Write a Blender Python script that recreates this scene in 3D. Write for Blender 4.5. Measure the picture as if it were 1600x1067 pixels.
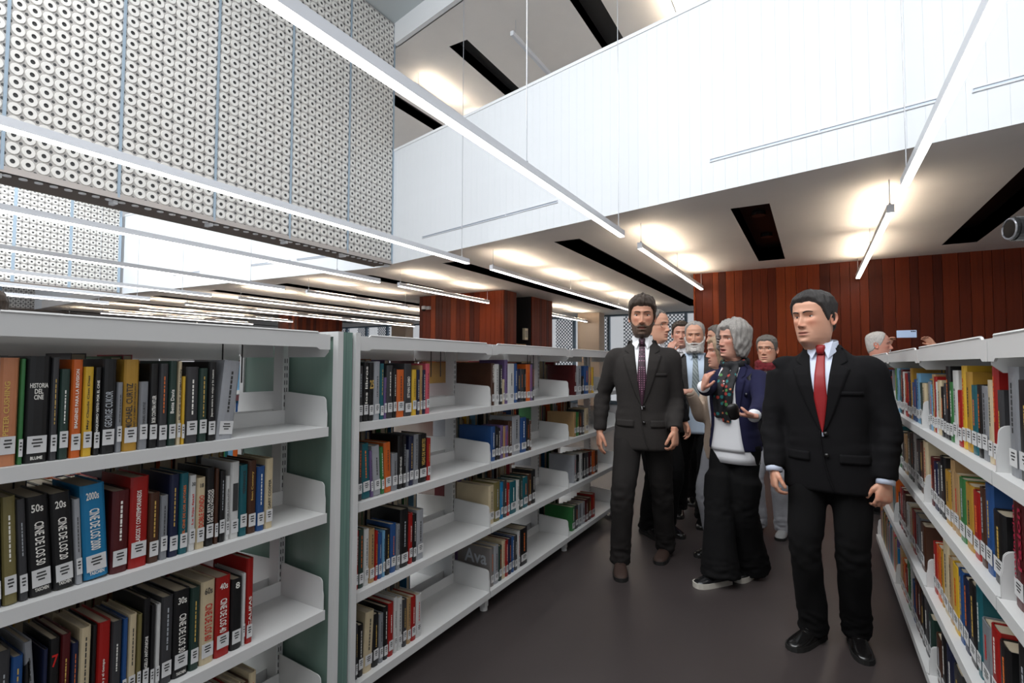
import bpy, bmesh, math, random
import numpy as np
from mathutils import Vector, Matrix, noise as mnoise
random.seed(7)
for o in list(bpy.data.objects): bpy.data.objects.remove(o)
SC = bpy.context.scene
COL = SC.collection
PI = math.pi
R = math.radians
# ---------------------------------------------------------------- camera
FPX, YAW, PITCH, ROLL, CH = 807.8, R(30.357), R(2.49), R(0.218), 1.42
_d = Vector((-math.sin(YAW)*math.cos(PITCH), math.cos(YAW)*math.cos(PITCH), math.sin(PITCH)))
_r0 = Vector((math.cos(YAW), math.sin(YAW), 0)); _u0 = _r0.cross(_d)
_r = _r0*math.cos(ROLL) + _u0*math.sin(ROLL); _u = _u0*math.cos(ROLL) - _r0*math.sin(ROLL)
cam = bpy.data.cameras.new('camera'); camo = bpy.data.objects.new('camera', cam); COL.objects.link(camo)
cam.sensor_width = 36; cam.sensor_fit = 'HORIZONTAL'; cam.lens = FPX/1600*36
cam.clip_start = .02; cam.clip_end = 200
camo.matrix_world = Matrix(((_r.x, _u.x, -_d.x, 0), (_r.y, _u.y, -_d.y, 0), (_r.z, _u.z, -_d.z, CH), (0, 0, 0, 1)))
SC.camera = camo
# ---------------------------------------------------------------- world and light
W = bpy.data.worlds.new('world'); SC.world = W; W.use_nodes = True
bg = W.node_tree.nodes['Background']; bg.inputs[0].default_value = (.92, .95, 1.0, 1); bg.inputs[1].default_value = .58
def area(name, loc, rot, sx, sy, power, col):
    l = bpy.data.lights.new(name, 'AREA'); l.shape = 'RECTANGLE'; l.size = sx; l.size_y = sy; l.energy = power; l.color = col
    o = bpy.data.objects.new(name, l); COL.objects.link(o); o.location = loc; o.rotation_euler = rot
    return o
area('atrium_fill_light', (-1.8, .6, 7.4), (R(30), 0, R(-12)), 8.5, 5.5, 1030, (.96, .98, 1.0))  # added fill lamp under the solid roof, tilted to brighten the balcony front
area('second_atrium_fill_light', (-11.5, 1.5, 7.45), (0, 0, 0), 7.0, 7.0, 1100, (.93, .97, 1.0))  # another added fill, whitens the far balcony; no real opening above it
SC.view_settings.view_transform = 'Standard'; SC.view_settings.look = 'None'
SC.view_settings.gamma = 1; SC.view_settings.exposure = 0.0; SC.view_settings.use_curve_mapping = False
# ---------------------------------------------------------------- helpers
MATS = {}
def lin(c):
    return tuple(((x/12.92) if x <= .04045 else ((x+.055)/1.055)**2.4) for x in c)
def mat(name, col, rough=.5, metal=0., var=0., vscale=8., bump=0., bscale=60., stretch=(1,1,1), emit=None, estr=0., srgb=True, alpha=1., trans=0., spec=.5, coat=0.):
    if name in MATS: return MATS[name]
    m = bpy.data.materials.new(name); m.use_nodes = True; nt = m.node_tree; b = nt.nodes['Principled BSDF']
    c = lin(col) if srgb else col
    b.inputs['Base Color'].default_value = (*c, 1); b.inputs['Roughness'].default_value = rough; b.inputs['Metallic'].default_value = metal
    b.inputs['Specular IOR Level'].default_value = spec
    if coat: b.inputs['Coat Weight'].default_value = coat
    if trans: b.inputs['Transmission Weight'].default_value = trans
    if alpha < 1: b.inputs['Alpha'].default_value = alpha
    if emit: b.inputs['Emission Color'].default_value = (*emit, 1); b.inputs['Emission Strength'].default_value = estr
    if var or bump:
        tc = nt.nodes.new('ShaderNodeTexCoord'); mp = nt.nodes.new('ShaderNodeMapping'); mp.inputs['Scale'].default_value = stretch
        nt.links.new(tc.outputs['Object'], mp.inputs[0])
    if var:
        n = nt.nodes.new('ShaderNodeTexNoise'); n.inputs['Scale'].default_value = vscale; n.inputs['Detail'].default_value = 5
        nt.links.new(mp.outputs[0], n.inputs['Vector'])
        x = nt.nodes.new('ShaderNodeMapRange'); x.inputs[1].default_value = .25; x.inputs[2].default_value = .75
        x.inputs[3].default_value = 1-var; x.inputs[4].default_value = 1+var
        nt.links.new(n.outputs['Fac'], x.inputs[0])
        mx = nt.nodes.new('ShaderNodeVectorMath'); mx.operation = 'SCALE'; mx.inputs[0].default_value = c
        nt.links.new(x.outputs[0], mx.inputs['Scale']); nt.links.new(mx.outputs[0], b.inputs['Base Color'])
    if bump:
        n2 = nt.nodes.new('ShaderNodeTexNoise'); n2.inputs['Scale'].default_value = bscale; n2.inputs['Detail'].default_value = 3
        nt.links.new(mp.outputs[0], n2.inputs['Vector'])
        bp = nt.nodes.new('ShaderNodeBump'); bp.inputs['Strength'].default_value = bump; bp.inputs['Distance'].default_value = .01
        nt.links.new(n2.outputs['Fac'], bp.inputs['Height']); nt.links.new(bp.outputs[0], b.inputs['Normal'])
    MATS[name] = m
    return m
def vcol_mat(name, rough=.5, bump=0., bscale=200., sss=0., spec=.4, stretch=(1,1,1)):
    m = mat(name, (1,1,1), rough, bump=bump, bscale=bscale, spec=spec, stretch=stretch); nt = m.node_tree; b = nt.nodes['Principled BSDF']
    a = nt.nodes.new('ShaderNodeVertexColor'); a.layer_name = 'col'; nt.links.new(a.outputs[0], b.inputs['Base Color'])
    if sss:
        b.inputs['Subsurface Weight'].default_value = sss; b.inputs['Subsurface Radius'].default_value = (.012, .004, .002); b.inputs['Subsurface Scale'].default_value = 1
    return m
def emis(name, col, s):
    return mat(name, (.9,.9,.9), .5, emit=col, estr=s)
class MB:
    def __init__(s): s.v = []; s.f = []; s.m = []; s.cols = None
    def add(s, V, F, mi=0):
        n = len(s.v); s.v += [tuple(p) for p in V]; s.f += [tuple(i+n for i in q) for q in F]; s.m += [mi]*len(F); return s
    def box(s, a, b, mi=0):
        x0,y0,z0 = [min(a[i],b[i]) for i in range(3)]; x1,y1,z1 = [max(a[i],b[i]) for i in range(3)]
        return s.add([(x0,y0,z0),(x1,y0,z0),(x1,y1,z0),(x0,y1,z0),(x0,y0,z1),(x1,y0,z1),(x1,y1,z1),(x0,y1,z1)],
                     [(3,2,1,0),(4,5,6,7),(0,1,5,4),(1,2,6,5),(2,3,7,6),(3,0,4,7)], mi)
    def prism(s, pts, axis, a, b, mi=0):
        # pts: polygon in the two other axes, extruded along axis from a to b
        def mk(p, t):
            q = [0,0,0]; o = [i for i in range(3) if i != axis]; q[axis] = t; q[o[0]] = p[0]; q[o[1]] = p[1]; return tuple(q)
        n = len(pts); V = [mk(p, a) for p in pts]+[mk(p, b) for p in pts]
        F = [tuple(range(n))[::-1], tuple(range(n, 2*n))]+[(i, (i+1) % n, (i+1) % n+n, i+n) for i in range(n)]
        return s.add(V, F, mi)
    def rings(s, rings, mi=0, closed=True, cap0=True, cap1=True):
        n = len(rings[0]); V = [p for r in rings for p in r]; F = []
        for k in range(len(rings)-1):
            for i in range(n if closed else n-1):
                j = (i+1) % n; F.append((k*n+i, k*n+j, (k+1)*n+j, (k+1)*n+i))
        if cap0: F.append(tuple(range(n))[::-1])
        if cap1: F.append(tuple((len(rings)-1)*n+i for i in range(n)))
        return s.add(V, F, mi)
    def tube(s, pts, rad, n=8, mi=0, flat=1., up=(0,0,1), cap=True):
        P = [Vector(p) for p in pts]; rr = rad if isinstance(rad, (list, tuple)) else [rad]*len(P); RG = []
        for i, p in enumerate(P):
            t = (P[min(i+1, len(P)-1)]-P[max(i-1, 0)]).normalized()
            u = Vector(up); 
            if abs(u.dot(t)) > .95: u = Vector((1,0,0)) if abs(t.x) < .9 else Vector((0,1,0))
            a = t.cross(u).normalized(); b = a.cross(t).normalized()
            RG.append([tuple(p+(a*math.cos(2*PI*k/n)+b*math.sin(2*PI*k/n)*flat)*rr[i]) for k in range(n)])
        return s.rings(RG, mi, True, cap, cap)
    def mesh(s, name, mats, smooth=False, cols=None):
        me = bpy.data.meshes.new(name); me.from_pydata(s.v, [], s.f)
        for m in (mats if isinstance(mats, (list, tuple)) else [mats]): me.materials.append(m)
        if any(s.m): me.polygons.foreach_set('material_index', s.m)
        if smooth: me.polygons.foreach_set('use_smooth', [True]*len(s.f))
        if cols is not None:
            a = me.color_attributes.new('col', 'FLOAT_COLOR', 'POINT')
            a.data.foreach_set('color', np.asarray(cols, dtype=np.float32).ravel())
        me.update(); return me
    def obj(s, name, mats, parent=None, smooth=False, loc=None, rot=None, cols=None):
        return link(name, s.mesh(name, mats, smooth, cols), parent, loc, rot)
def link(name, me, parent=None, loc=None, rot=None, scale=None):
    o = bpy.data.objects.new(name, me); COL.objects.link(o)
    if parent: o.parent = parent
    if loc is not None: o.location = loc
    if rot is not None: o.rotation_euler = rot
    if scale is not None: o.scale = scale
    return o
def tag(o, label=None, cat=None, group=None, kind=None):
    if label: o['label'] = label
    if cat: o['category'] = cat
    if group: o['group'] = group
    if kind: o['kind'] = kind
    return o
def thing(name, label, cat, loc=(0,0,0), rz=0, group=None):
    return tag(link(name, None, None, loc, (0,0,rz)), label, cat, group)
def bevel(o, w=.003, seg=1):
    b = o.modifiers.new('bevel', 'BEVEL'); b.width = w; b.segments = seg; b.limit_method = 'ANGLE'; return o
def catmull(P, n=6):
    P = [Vector(p) for p in P]; out = []
    for i in range(len(P)-1):
        a, b, c, d = P[max(i-1,0)], P[i], P[i+1], P[min(i+2, len(P)-1)]
        for k in range(n):
            t = k/n; out.append(.5*((2*b)+(c-a)*t+(2*a-5*b+4*c-d)*t*t+(3*b-3*c+d-a)*t**3))
    out.append(P[-1]); return out
_TS = bpy.data.scenes.new('workbench')
def evaluated_mesh(o):
    _TS.collection.objects.link(o); vl = _TS.view_layers[0]; vl.update(); dg = vl.depsgraph
    e = bpy.data.meshes.new_from_object(o.evaluated_get(dg)); _TS.collection.objects.unlink(o); return e
# pixel of the photograph -> point on a plane of the place (used to read off positions)
def ray(x, y): return _r*((x-800)/FPX)+_u*((533.5-y)/FPX)+_d
def onx(x, y, X): r = ray(x, y); return Vector((0,0,CH))+r*(X/r.x)
def ony(x, y, Y): r = ray(x, y); return Vector((0,0,CH))+r*(Y/r.y)
def onz(x, y, z): r = ray(x, y); return Vector((0,0,CH))+r*((z-CH)/r.z)
# ================================================================ SETTING
HC = 3.2      # low ceiling
FA = Vector((-6.49, 6.83)); FB = Vector((2.6, 4.795))      # foot line of the white balcony front
M_white = mat('white_paint', (.93,.94,.95), .55)
M_ceil = mat('ceiling_white', (.93,.915,.90), .7, var=.02, vscale=3, bump=.05, bscale=300)
M_black = mat('black_recess', (.10,.095,.095), .6)
M_floor = mat('dark_vinyl_floor', (.235,.210,.208), .42, var=.07, vscale=2.2, bump=.02, bscale=120, spec=.4)
M_rodw = mat('lamp_white_metal', (.88,.89,.91), .35)
M_rode = emis('lamp_diffuser', (1., .97, .93), 13.)
M_warm = emis('lamp_uplight', (1., .82, .62), 54.)
M_wire = mat('steel_wire', (.75,.76,.78), .3, .6)
# floor
MB().box((-42,-4.5,-.1),(9,19,0)).obj('floor', M_floor)['kind'] = 'structure'
# ceiling with dark slots -------------------------------------------------
def fas_y(x):
    pts = [(-42, 8.3), (-22.85, 8.2), (-22.7, 6.85), (-15.5, 6.4), (-6.7, 6.95), (-6.49, 6.83), (2.6, 4.795), (9, 3.36)]
    for (a, ya), (b, yb) in zip(pts, pts[1:]):
        if a <= x <= b: return ya+(yb-ya)*(x-a)/(b-a)
    return 8.
SLOTS = []
for k in range(-15, 3):
    xc = -.6+2.45*k if k >= -1 else -3.05+2.42*(k+1)
    y0 = fas_y(xc)+.62; y1 = 9.75 if k >= 0 else 16.2
    if k == -1: y0 = 6.75
    if k == 0: y0 = 6.29
    if k == -3: y1 = 9.95
    if -9.2 < xc < -6.3 and k != -3: y1 = 10.3
    SLOTS.append((xc-.2, xc+.2, y0, y1))
def ceiling(name, slots, z, y_near, y_far, x0, x1, th=.25, mt=None):
    mb = MB(); bl = MB(); T = z+th
    xs = sorted(set([x0, x1]+[s[0] for s in slots]+[s[1] for s in slots]+[p for p in (-22.8,-22.7,-15.5,-6.7,-6.49) if x0 < p < x1]))
    for a, b in zip(xs, xs[1:]):
        s = next((q for q in slots if q[0]-1e-6 <= a and b <= q[1]+1e-6), None)
        segs = [(y_near(a+1e-6), y_near(b-1e-6), y_far)] if not s else [(y_near(a), y_near(b), s[2]), (s[3], s[3], y_far)]
        for ya, yb, yc in segs:
            if yc-max(ya, yb) < .01: continue
            mb.add([(a,ya,z),(b,yb,z),(b,yc,z),(a,yc,z),(a,ya,T),(b,yb,T),(b,yc,T),(a,yc,T)],
                   [(3,2,1,0),(4,5,6,7),(0,1,5,4),(1,2,6,5),(2,3,7,6),(3,0,4,7)])
    c = mb.obj(name, mt or M_ceil); c['kind'] = 'structure'
    for i, s in enumerate(slots):
        q = MB(); a, b, y0, y1 = s
        q.add([(a,y0,z+.001),(b,y0,z+.001),(b,y1,z+.001),(a,y1,z+.001),(a,y0,z+.22),(b,y0,z+.22),(b,y1,z+.22),(a,y1,z+.22)],
              [(4,7,6,5),(0,4,5,1),(1,5,6,2),(2,6,7,3),(3,7,4,0)])
        q.obj('ceiling_slot', M_black, c)
    return c
CEIL = ceiling('ceiling', SLOTS, HC, lambda x: fas_y(x)+.004, 17.95, -42, 9)
# small speaker discs inside the slot over the aisle
for yy in (7.4, 8.7):
    MB().tube([(-.6,yy,HC+.17),(-.6,yy,HC+.215)], .085, 14).obj('slot_downlight', mat('dark_grey_metal', (.2,.2,.2), .4), CEIL)
# upper storey ceiling + atrium roof
USL = [(-10.3,-9.9,7.6,15), (-8.05,-7.70,7.6,15), (-5.66,-5.26,7.35,15), (-3.26,-2.83,7.0,15), (-.85,-.42,6.6,15), (1.6,2.0,6.4,15)]
UC = ceiling('ceiling', USL, 7.21, lambda x: fas_y(x)+.05, 15.9, -12.5, 4, th=.6)
UC.name = 'ceiling_upper'
strip = MB()
strip.prism([(-6.49,6.90),(4.,4.55),(4.,4.45),(-6.49,6.80)], 2, 7.21, 7.60); strip.obj('trim_1', M_white)['kind'] = 'structure'
rf = MB(); rf.box((-16,-4.5,7.60),(6,8.2,7.75)); rf.obj('ceiling_atrium', mat('roof_white', (.80,.83,.84), .7))['kind'] = 'structure'
# white balcony front built of narrow boards ---------------------------------
def balcony(name, A, B, z0, z1, bw, n_from=0, mt=None):
    A = Vector((*A, 0)); B = Vector((*B, 0)); L = (B-A).length; ang = math.atan2((B-A).y, (B-A).x)
    root = MB().box((0,.003,z0+.06),(L,.30,z1-.03)).obj(name, M_white, loc=A, rot=(0,0,ang)); root['kind'] = 'structure'
    n = int(L/bw); w = L/n
    bm = MB(); bm.add([(0,.003,z0-.004),(w,.003,z0-.004),(w,.003,z1),(0,.003,z1),(.0012,0,z0-.004),(w-.0012,0,z0-.004),(w-.0012,0,z1),(.0012,0,z1)],
                      [(4,5,6,7),(0,4,7,3),(5,1,2,6),(0,1,5,4),(3,7,6,2)])
    me = bm.mesh('balcony_board', mt or M_board)
    for i in range(n): link('balcony_board', me, root, (i*w, 0, 0))
    MB().box((-.01,-.012,z1-.03),(L,.31,z1+.012)).obj('coping', M_white, root)
    return root
M_board = mat('white_board', (.92,.935,.95), .45, var=.01, vscale=4)
B1 = balcony('wall_balcony', FA, FB, HC-.002, 5.26, .121)
B2 = balcony('wall_balcony_far', (-15.45, 6.4), (-6.75, 6.95), HC-.002, 5.26, .29)
B3 = balcony('wall_balcony_third', (-22.7, 6.85), (-15.7, 6.45), HC-.002, 5.26, .5)
# slot diffusers (linear vents) on the balcony front
M_vent = mat('vent_grey', (.70,.74,.79), .4, .3)
def vents(root, spans, z=3.53):
    for a, b in spans:
        v = MB().box((a,-.012,z-.018),(b,.004,z-.010)).box((a,-.012,z+.010),(b,.004,z+.018)).box((a,-.004,z-.010),(b,.0035,z+.010),1).box((a-.004,-.014,z-.02),(a+.004,.004,z+.02)).box((b-.004,-.014,z-.02),(b+.004,.004,z+.02))
        v.obj('linear_vent', [M_rodw, M_vent], root)
def s_of(x): return (x-FA.x)/(FB.x-FA.x)*(FB-FA).length
vents(B1, [(s_of(-5.63), s_of(-4.66)), (s_of(-4.66)+.01, s_of(-3.75)), (s_of(-3.75)+.01, s_of(-2.84)), (s_of(-.895), s_of(.07)), (s_of(.07)+.01, s_of(.94)), (s_of(1.084), s_of(1.9))])
vents(B2, [(5.0,6.2),(6.4,7.6),(2.2,3.2)])
# upper storey floor edge behind the balcony, end wall
MB().box((-12.5,7.0,HC+.26),(4,15.9,HC+.5)).obj('floor_upper', M_white)['kind'] = 'structure'
MB().box((-12.5,15.8,HC+.5),(4,15.9,7.21)).obj('wall_upper', mat('upper_wall', (.62,.60,.58), .7))['kind'] = 'structure'
# ring screens ---------------------------------------------------------------
PW = 1.035; PIT = PW/8
def ring_backing():
    m = bpy.data.materials.new('ring_backing'); m.use_nodes = True; nt = m.node_tree; b = nt.nodes['Principled BSDF']; b.inputs['Roughness'].default_value = .35
    tc = nt.nodes.new('ShaderNodeTexCoord'); sp = nt.nodes.new('ShaderNodeSeparateXYZ'); nt.links.new(tc.outputs['Object'], sp.inputs[0])
    def mth(op, a, bb=None):
        n = nt.nodes.new('ShaderNodeMath'); n.operation = op
        for i, q in enumerate((a, bb)):
            if q is None: continue
            if isinstance(q, (int, float)): n.inputs[i].default_value = q
            else: nt.links.new(q, n.inputs[i])
        return n.outputs[0]
    def rad(off):
        o = []
        for ax in ('Y', 'Z'):
            v = mth('DIVIDE', sp.outputs[ax], PIT); v = mth('ADD', v, off); v = mth('FRACT', v); v = mth('SUBTRACT', v, .5); o.append(mth('MULTIPLY', v, v))
        return mth('SQRT', mth('ADD', o[0], o[1]))
    hole = mth('LESS_THAN', rad(0.), .2); dia = mth('LESS_THAN', rad(.5), .125)
    k = mth('MAXIMUM', hole, dia)
    mx = nt.nodes.new('ShaderNodeMix'); mx.data_type = 'RGBA'; nt.links.new(k, mx.inputs[0])
    mx.inputs[6].default_value = (*lin((.70,.685,.67)), 1); mx.inputs[7].default_value = (*lin((.30,.30,.30)), 1)
    nt.links.new(mx.outputs[2], b.inputs['Base Color']); return m
M_back = ring_backing(); M_ring = mat('ring_enamel', (.89,.88,.86), .3); M_strip = mat('blue_grey_steel', (.66,.73,.79), .35, .3)
def ring_mesh(n, mb=None, c=(0,0,0)):
    q = mb or MB(); rg = []
    for r, x in ((.0605,0.),(.0575,.011),(.0225,.011)):
        rg.append([(c[0]+x, c[1]+r*math.cos(2*PI*k/n), c[2]+r*math.sin(2*PI*k/n)) for k in range(n)])
    return q.rings(rg, 0, True, False, False)
ME_RING = ring_mesh(14).mesh('ring', M_ring)
ORD = ['first','second','third','fourth','fifth','sixth','seventh','eighth','ninth','tenth','eleventh','twelfth','thirteenth','fourteenth','fifteenth','sixteenth','seventeenth','eighteenth','nineteenth','twentieth','twenty-first','twenty-second','twenty-third','twenty-fourth','twenty-fifth','twenty-sixth','twenty-seventh','twenty-eighth']
ZS0, ZS1 = 3.215, 7.585
YD = [1.68, 2.615, 3.65, 4.73, 5.80, 6.81]
plab = ['nearest, widest-looking panel of white rings at the left edge of the photo', 'second panel of white rings from the left on the big hanging screen',
        'third panel of white rings from the left on the big hanging screen', 'fourth panel of white rings from the left on the big hanging screen',
        'narrowest-looking panel of white rings touching the white balcony front']
for i in range(-1, 5):
    y0 = YD[i] if i >= 0 else YD[0]-PW; y1 = YD[i+1] if i >= 0 else YD[0]
    w = y1-y0; nc = 8; py = (w-.03)/nc; nz = 34; pz = (ZS1-ZS0-.06)/nz
    root = thing('ring_screen', plab[i] if i >= 0 else 'panel of white rings continuing past the left edge of the photo', 'screen', (-6.49, y0+.015, ZS0+.03), 0, 'ring panels of the big hanging screen')
    MB().box((-.03,-.005,-.03),(0,w-.025,ZS1-ZS0-.03)).obj('backing_sheet', M_back, root)
    root.children[0].scale = (1, 1, 1)
    sc = py/PIT
    # scale backing pattern by scaling the object so that ring grid and holes coincide
    bk = root.children[0]; bk.data.transform(Matrix.Diagonal((1, PIT/py, PIT/pz, 1))); bk.scale = (1, py/PIT, pz/PIT)
    far = MB()
    for r in range(nz):
        for c in range(nc):
            z = (r+.5)*pz; y = (c+.5)*py
            if i >= 0 and r < (18, 22, 27, 31, 34)[i]:
                link('ring', ME_RING, root, (0, y, z), None, (1, py/.13, pz/.13))
            else: ring_mesh(12, far, (0, y, z))
    if far.f: far.obj('ring_field', M_ring, root)['kind'] = 'stuff'
fr = MB()
for y in [YD[0]-PW]+YD: fr.box((-6.525,y-.012,ZS0-.01),(-6.474,y+.012,ZS1))
fr.obj('trim_2', M_strip)['kind'] = 'structure'
sf = MB().box((-6.93,YD[0]-PW,ZS0-.03),(-6.49,6.82,ZS0)).box((-6.52,YD[0]-PW,ZS0-.03),(-6.475,6.82,ZS0+.03),1)
so = sf.obj('trim_3', [mat('brown_soffit', (.42,.38,.35), .6), mat('sill_grey', (.72,.69,.67), .5)]); so['kind'] = 'structure'
stud = MB().tube([(0,0,0),(0,0,-.012)], .034, 10).mesh('soffit_stud', M_white, True)
for i in range(5):
    for c in range(8): link('soffit_stud', stud, so, (-6.56, YD[i]+(c+.5)*(YD[i+1]-YD[i])/8, ZS0-.03))
for y in YD: MB().box((-6.66,y-.02,ZS0-.07),(-6.54,y+.02,ZS0-.02)).obj('soffit_bracket', M_white, so)
bs = MB().box((-6.95,YD[0]-PW,ZS0-.03),(-6.93,6.85,ZS1)); bs.obj('wall_screen_back', mat('screen_back', (.68,.67,.66), .5))['kind'] = 'structure'
def far_screen(X, yend, n, name, lab):
    pw = 1.02; t = thing(name, lab, 'screen', (X, yend-n*pw, ZS0+.03)); H = ZS1-ZS0-.04; p = pw/8; nz = 32; pz = H/nz
    b = MB().box((-.03,0,-.03),(0,n*pw,H)).obj('backing_sheet', M_back, t); b.data.transform(Matrix.Diagonal((1, PIT/p, PIT/pz, 1))); b.scale = (1, p/PIT, pz/PIT)
    q = MB()
    for r in range(nz):
        for c in range(8*n):
            rg = [[(x, (c+.5)*p+rr*math.cos(2*PI*k/8), (r+.5)*pz+rr*math.sin(2*PI*k/8)) for k in range(8)] for rr, x in ((.0605,0.),(.0575,.011),(.0225,.011))]
            q.rings(rg, 0, True, False, False)
    q.obj('ring_field', M_ring, t)['kind'] = 'stuff'
    for i in range(n+1): MB().box((-.03,i*pw-.03,-.03),(.015,i*pw+.03,H)).obj('divider', M_strip, t)
    MB().box((-.3,0,-.07),(.01,n*pw,-.03)).obj('soffit', MATS['brown_soffit'], t)
far_screen(-15.45, 6.30, 8, 'ring_screen', 'pale ring screen hanging beyond the big one, at far left above the bookcase')
far_screen(-22.95, 8.1, 5, 'ring_screen', 'most distant ring screen, just above the bookcase at the left edge')
# wooden wall, wooden blocks, made of planks -----------------------------------
def wood(i, c):
    m = mat('wood_%d' % i, c, .42, var=.22, vscale=2.2, bump=.12, bscale=5, stretch=(9,9,.5), spec=.18); return m
WOODS = [wood(i, c) for i, c in enumerate([(.44,.17,.06),(.49,.195,.07),(.38,.14,.05),(.53,.225,.085),(.41,.155,.055),(.31,.115,.05)])]
def plank_wall(root, x0, x1, z0, z1, wmin, wmax, rng, face=-1):
    x = x0
    while x < x1-.01:
        w = min(rng.uniform(wmin, wmax), x1-x); d = rng.uniform(0, .004)
        b = .003
        q = MB().add([(b,0,0),(w-b,0,0),(w-b,0,z1-z0),(b,0,z1-z0),(0,.02,0),(w,.02,0),(w,.02,z1-z0),(0,.02,z1-z0)],
                     [(0,1,2,3),(4,0,3,7),(1,5,6,2),(4,5,1,0),(3,2,6,7)])
        q.obj('plank', rng.choice(WOODS), root, loc=(x, -.02-d, z0)); x += w
rng = random.Random(3)
ww = MB().box((-2.0,10.55,0),(9,10.85,HC+.05)).obj('wall_wood', mat('dark_batten', (.13,.08,.06), .7)); ww['kind'] = 'structure'
pr = link('wall_wood_cladding', None, None, (0, 10.55, 0)); pr['kind'] = 'structure'
plank_wall(pr, -2.0, 4.6, 0.02, HC+.02, .105, .20, rng)
MB().box((-2.03,10.5,0),(-2.0,10.85,HC)).obj('plank', WOODS[3], pr); pr.children[-1].location = (0,-10.55,0)
def wood_block(name, x0, x1, y0, y1, niche=None):
    r = tag(link(name, None, None, (x0, y0, 0)), kind='structure')
    MB().box((.03,.03,0),(x1-x0-.75,y1-y0-.03,HC+.02)).obj('core', mat('dark_core', (.16,.15,.15), .6), r)
    g = MB()
    plank_wall(r, 0, x1-x0, .02, HC+.01, .11, .19, rng)
    s = link('side_cladding', None, r, (x1-x0, 0, 0), (0, 0, PI/2))
    spans = [(0, y1-y0)] if not niche else [(0, niche[0]-y0), (niche[1]-y0, y1-y0)]
    for a, b in spans:
        x = a
        while x < b-.01:
            w = min(rng.uniform(.11, .2), b-x)
            q = MB().add([(.003,0,0),(w-.003,0,0),(w-.003,0,HC),(.003,0,HC),(0,.02,0),(w,.02,0),(w,.02,HC),(0,.02,HC)], [(0,1,2,3),(4,0,3,7),(1,5,6,2),(4,5,1,0),(3,2,6,7)])
            q.obj('plank', rng.choice(WOODS[:3]+WOODS[4:]), s, loc=(x, -.02, .01)); x += w
        MB().box((x1-x0-.75,a+.005,0),(x1-x0-.02,b-.005,HC)).obj('core', MATS['dark_core'], r)
    return r
WB1 = wood_block('wall_wood_block', -9.05, -6.43, 10.6, 13.2, (11.16, 11.97))
WB2 = wood_block('wall_wood_block_far', -17.1, -16.0, 12.1, 14.1)
MB().box((-2.0,10.85,0),(-1.9,17.8,HC)).obj('wall_side', mat('plain_white_wall', (.80,.79,.78), .7))['kind'] = 'structure'
MB().box((-41.9,-4.5,0),(-41.7,17.8,7.6)).obj('wall_left', MATS['plain_white_wall'])['kind'] = 'structure'
# far window wall: sills, mullions, columns and perforated sun screens ---------------
YW = 17.85
M_alu = mat('window_frame_blue_grey', (.42,.50,.57), .35, .3)
M_glass = mat('window_glass', (.85,.93,.97), .05, alpha=.10)
def lattice_mat():
    # white lattice of round holes, seen from far away
    m = bpy.data.materials.new('perforated_white_panel'); m.use_nodes = True; nt = m.node_tree; b = nt.nodes['Principled BSDF']
    b.inputs['Base Color'].default_value = (*lin((.33,.40,.45)), 1); b.inputs['Roughness'].default_value = .5
    tc = nt.nodes.new('ShaderNodeTexCoord'); sp = nt.nodes.new('ShaderNodeSeparateXYZ'); nt.links.new(tc.outputs['Object'], sp.inputs[0])
    def mth(op, a, bb=None):
        n = nt.nodes.new('ShaderNodeMath'); n.operation = op
        for i, q in enumerate((a, bb)):
            if q is None: continue
            if isinstance(q, (int, float)): n.inputs[i].default_value = q
            else: nt.links.new(q, n.inputs[i])
        return n.outputs[0]
    u = mth('DIVIDE', mth('ADD', sp.outputs['X'], sp.outputs['Z']), .13); v = mth('DIVIDE', mth('SUBTRACT', sp.outputs['X'], sp.outputs['Z']), .13)
    rr = []
    for q in (u, v):
        t = mth('SUBTRACT', mth('FRACT', q), .5); rr.append(mth('MULTIPLY', t, t))
    k = mth('GREATER_THAN', mth('SQRT', mth('ADD', rr[0], rr[1])), .43)
    nt.links.new(k, b.inputs['Alpha']); return m
M_lat = lattice_mat()
wr = tag(link('window_1', None, None, (0, YW, 0)), kind='structure')
MB().box((-42,-.05,0),(-1.9,.1,.12)).box((-42,-.05,HC-.06),(-1.9,.1,HC+.1)).obj('window_frame', M_alu, wr)
x = -2.35; k = 0
while x > -24:
    MB().box((x-.045,-.06,.12),(x+.045,.06,HC-.06)).obj('mullion', M_alu, wr)
    MB().box((x-1.3,-.005,.12),(x,.005,HC-.06)).obj('pane', M_glass, wr)
    if k % 1 == 0: MB().box((x-.9,.28,.05),(x-.12,.30,HC)).obj('sun_screen', M_lat, wr)
    x -= 1.35; k += 1
MB().box((-7.15,16.75,0),(-6.35,17.25,HC)).obj('wall_column', mat('column_beige', (.82,.74,.66), .7))['kind'] = 'structure'
MB().box((-15.9,16.75,0),(-15.1,17.25,HC)).obj('wall_column_far', MATS['column_beige'])['kind'] = 'structure'
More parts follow.
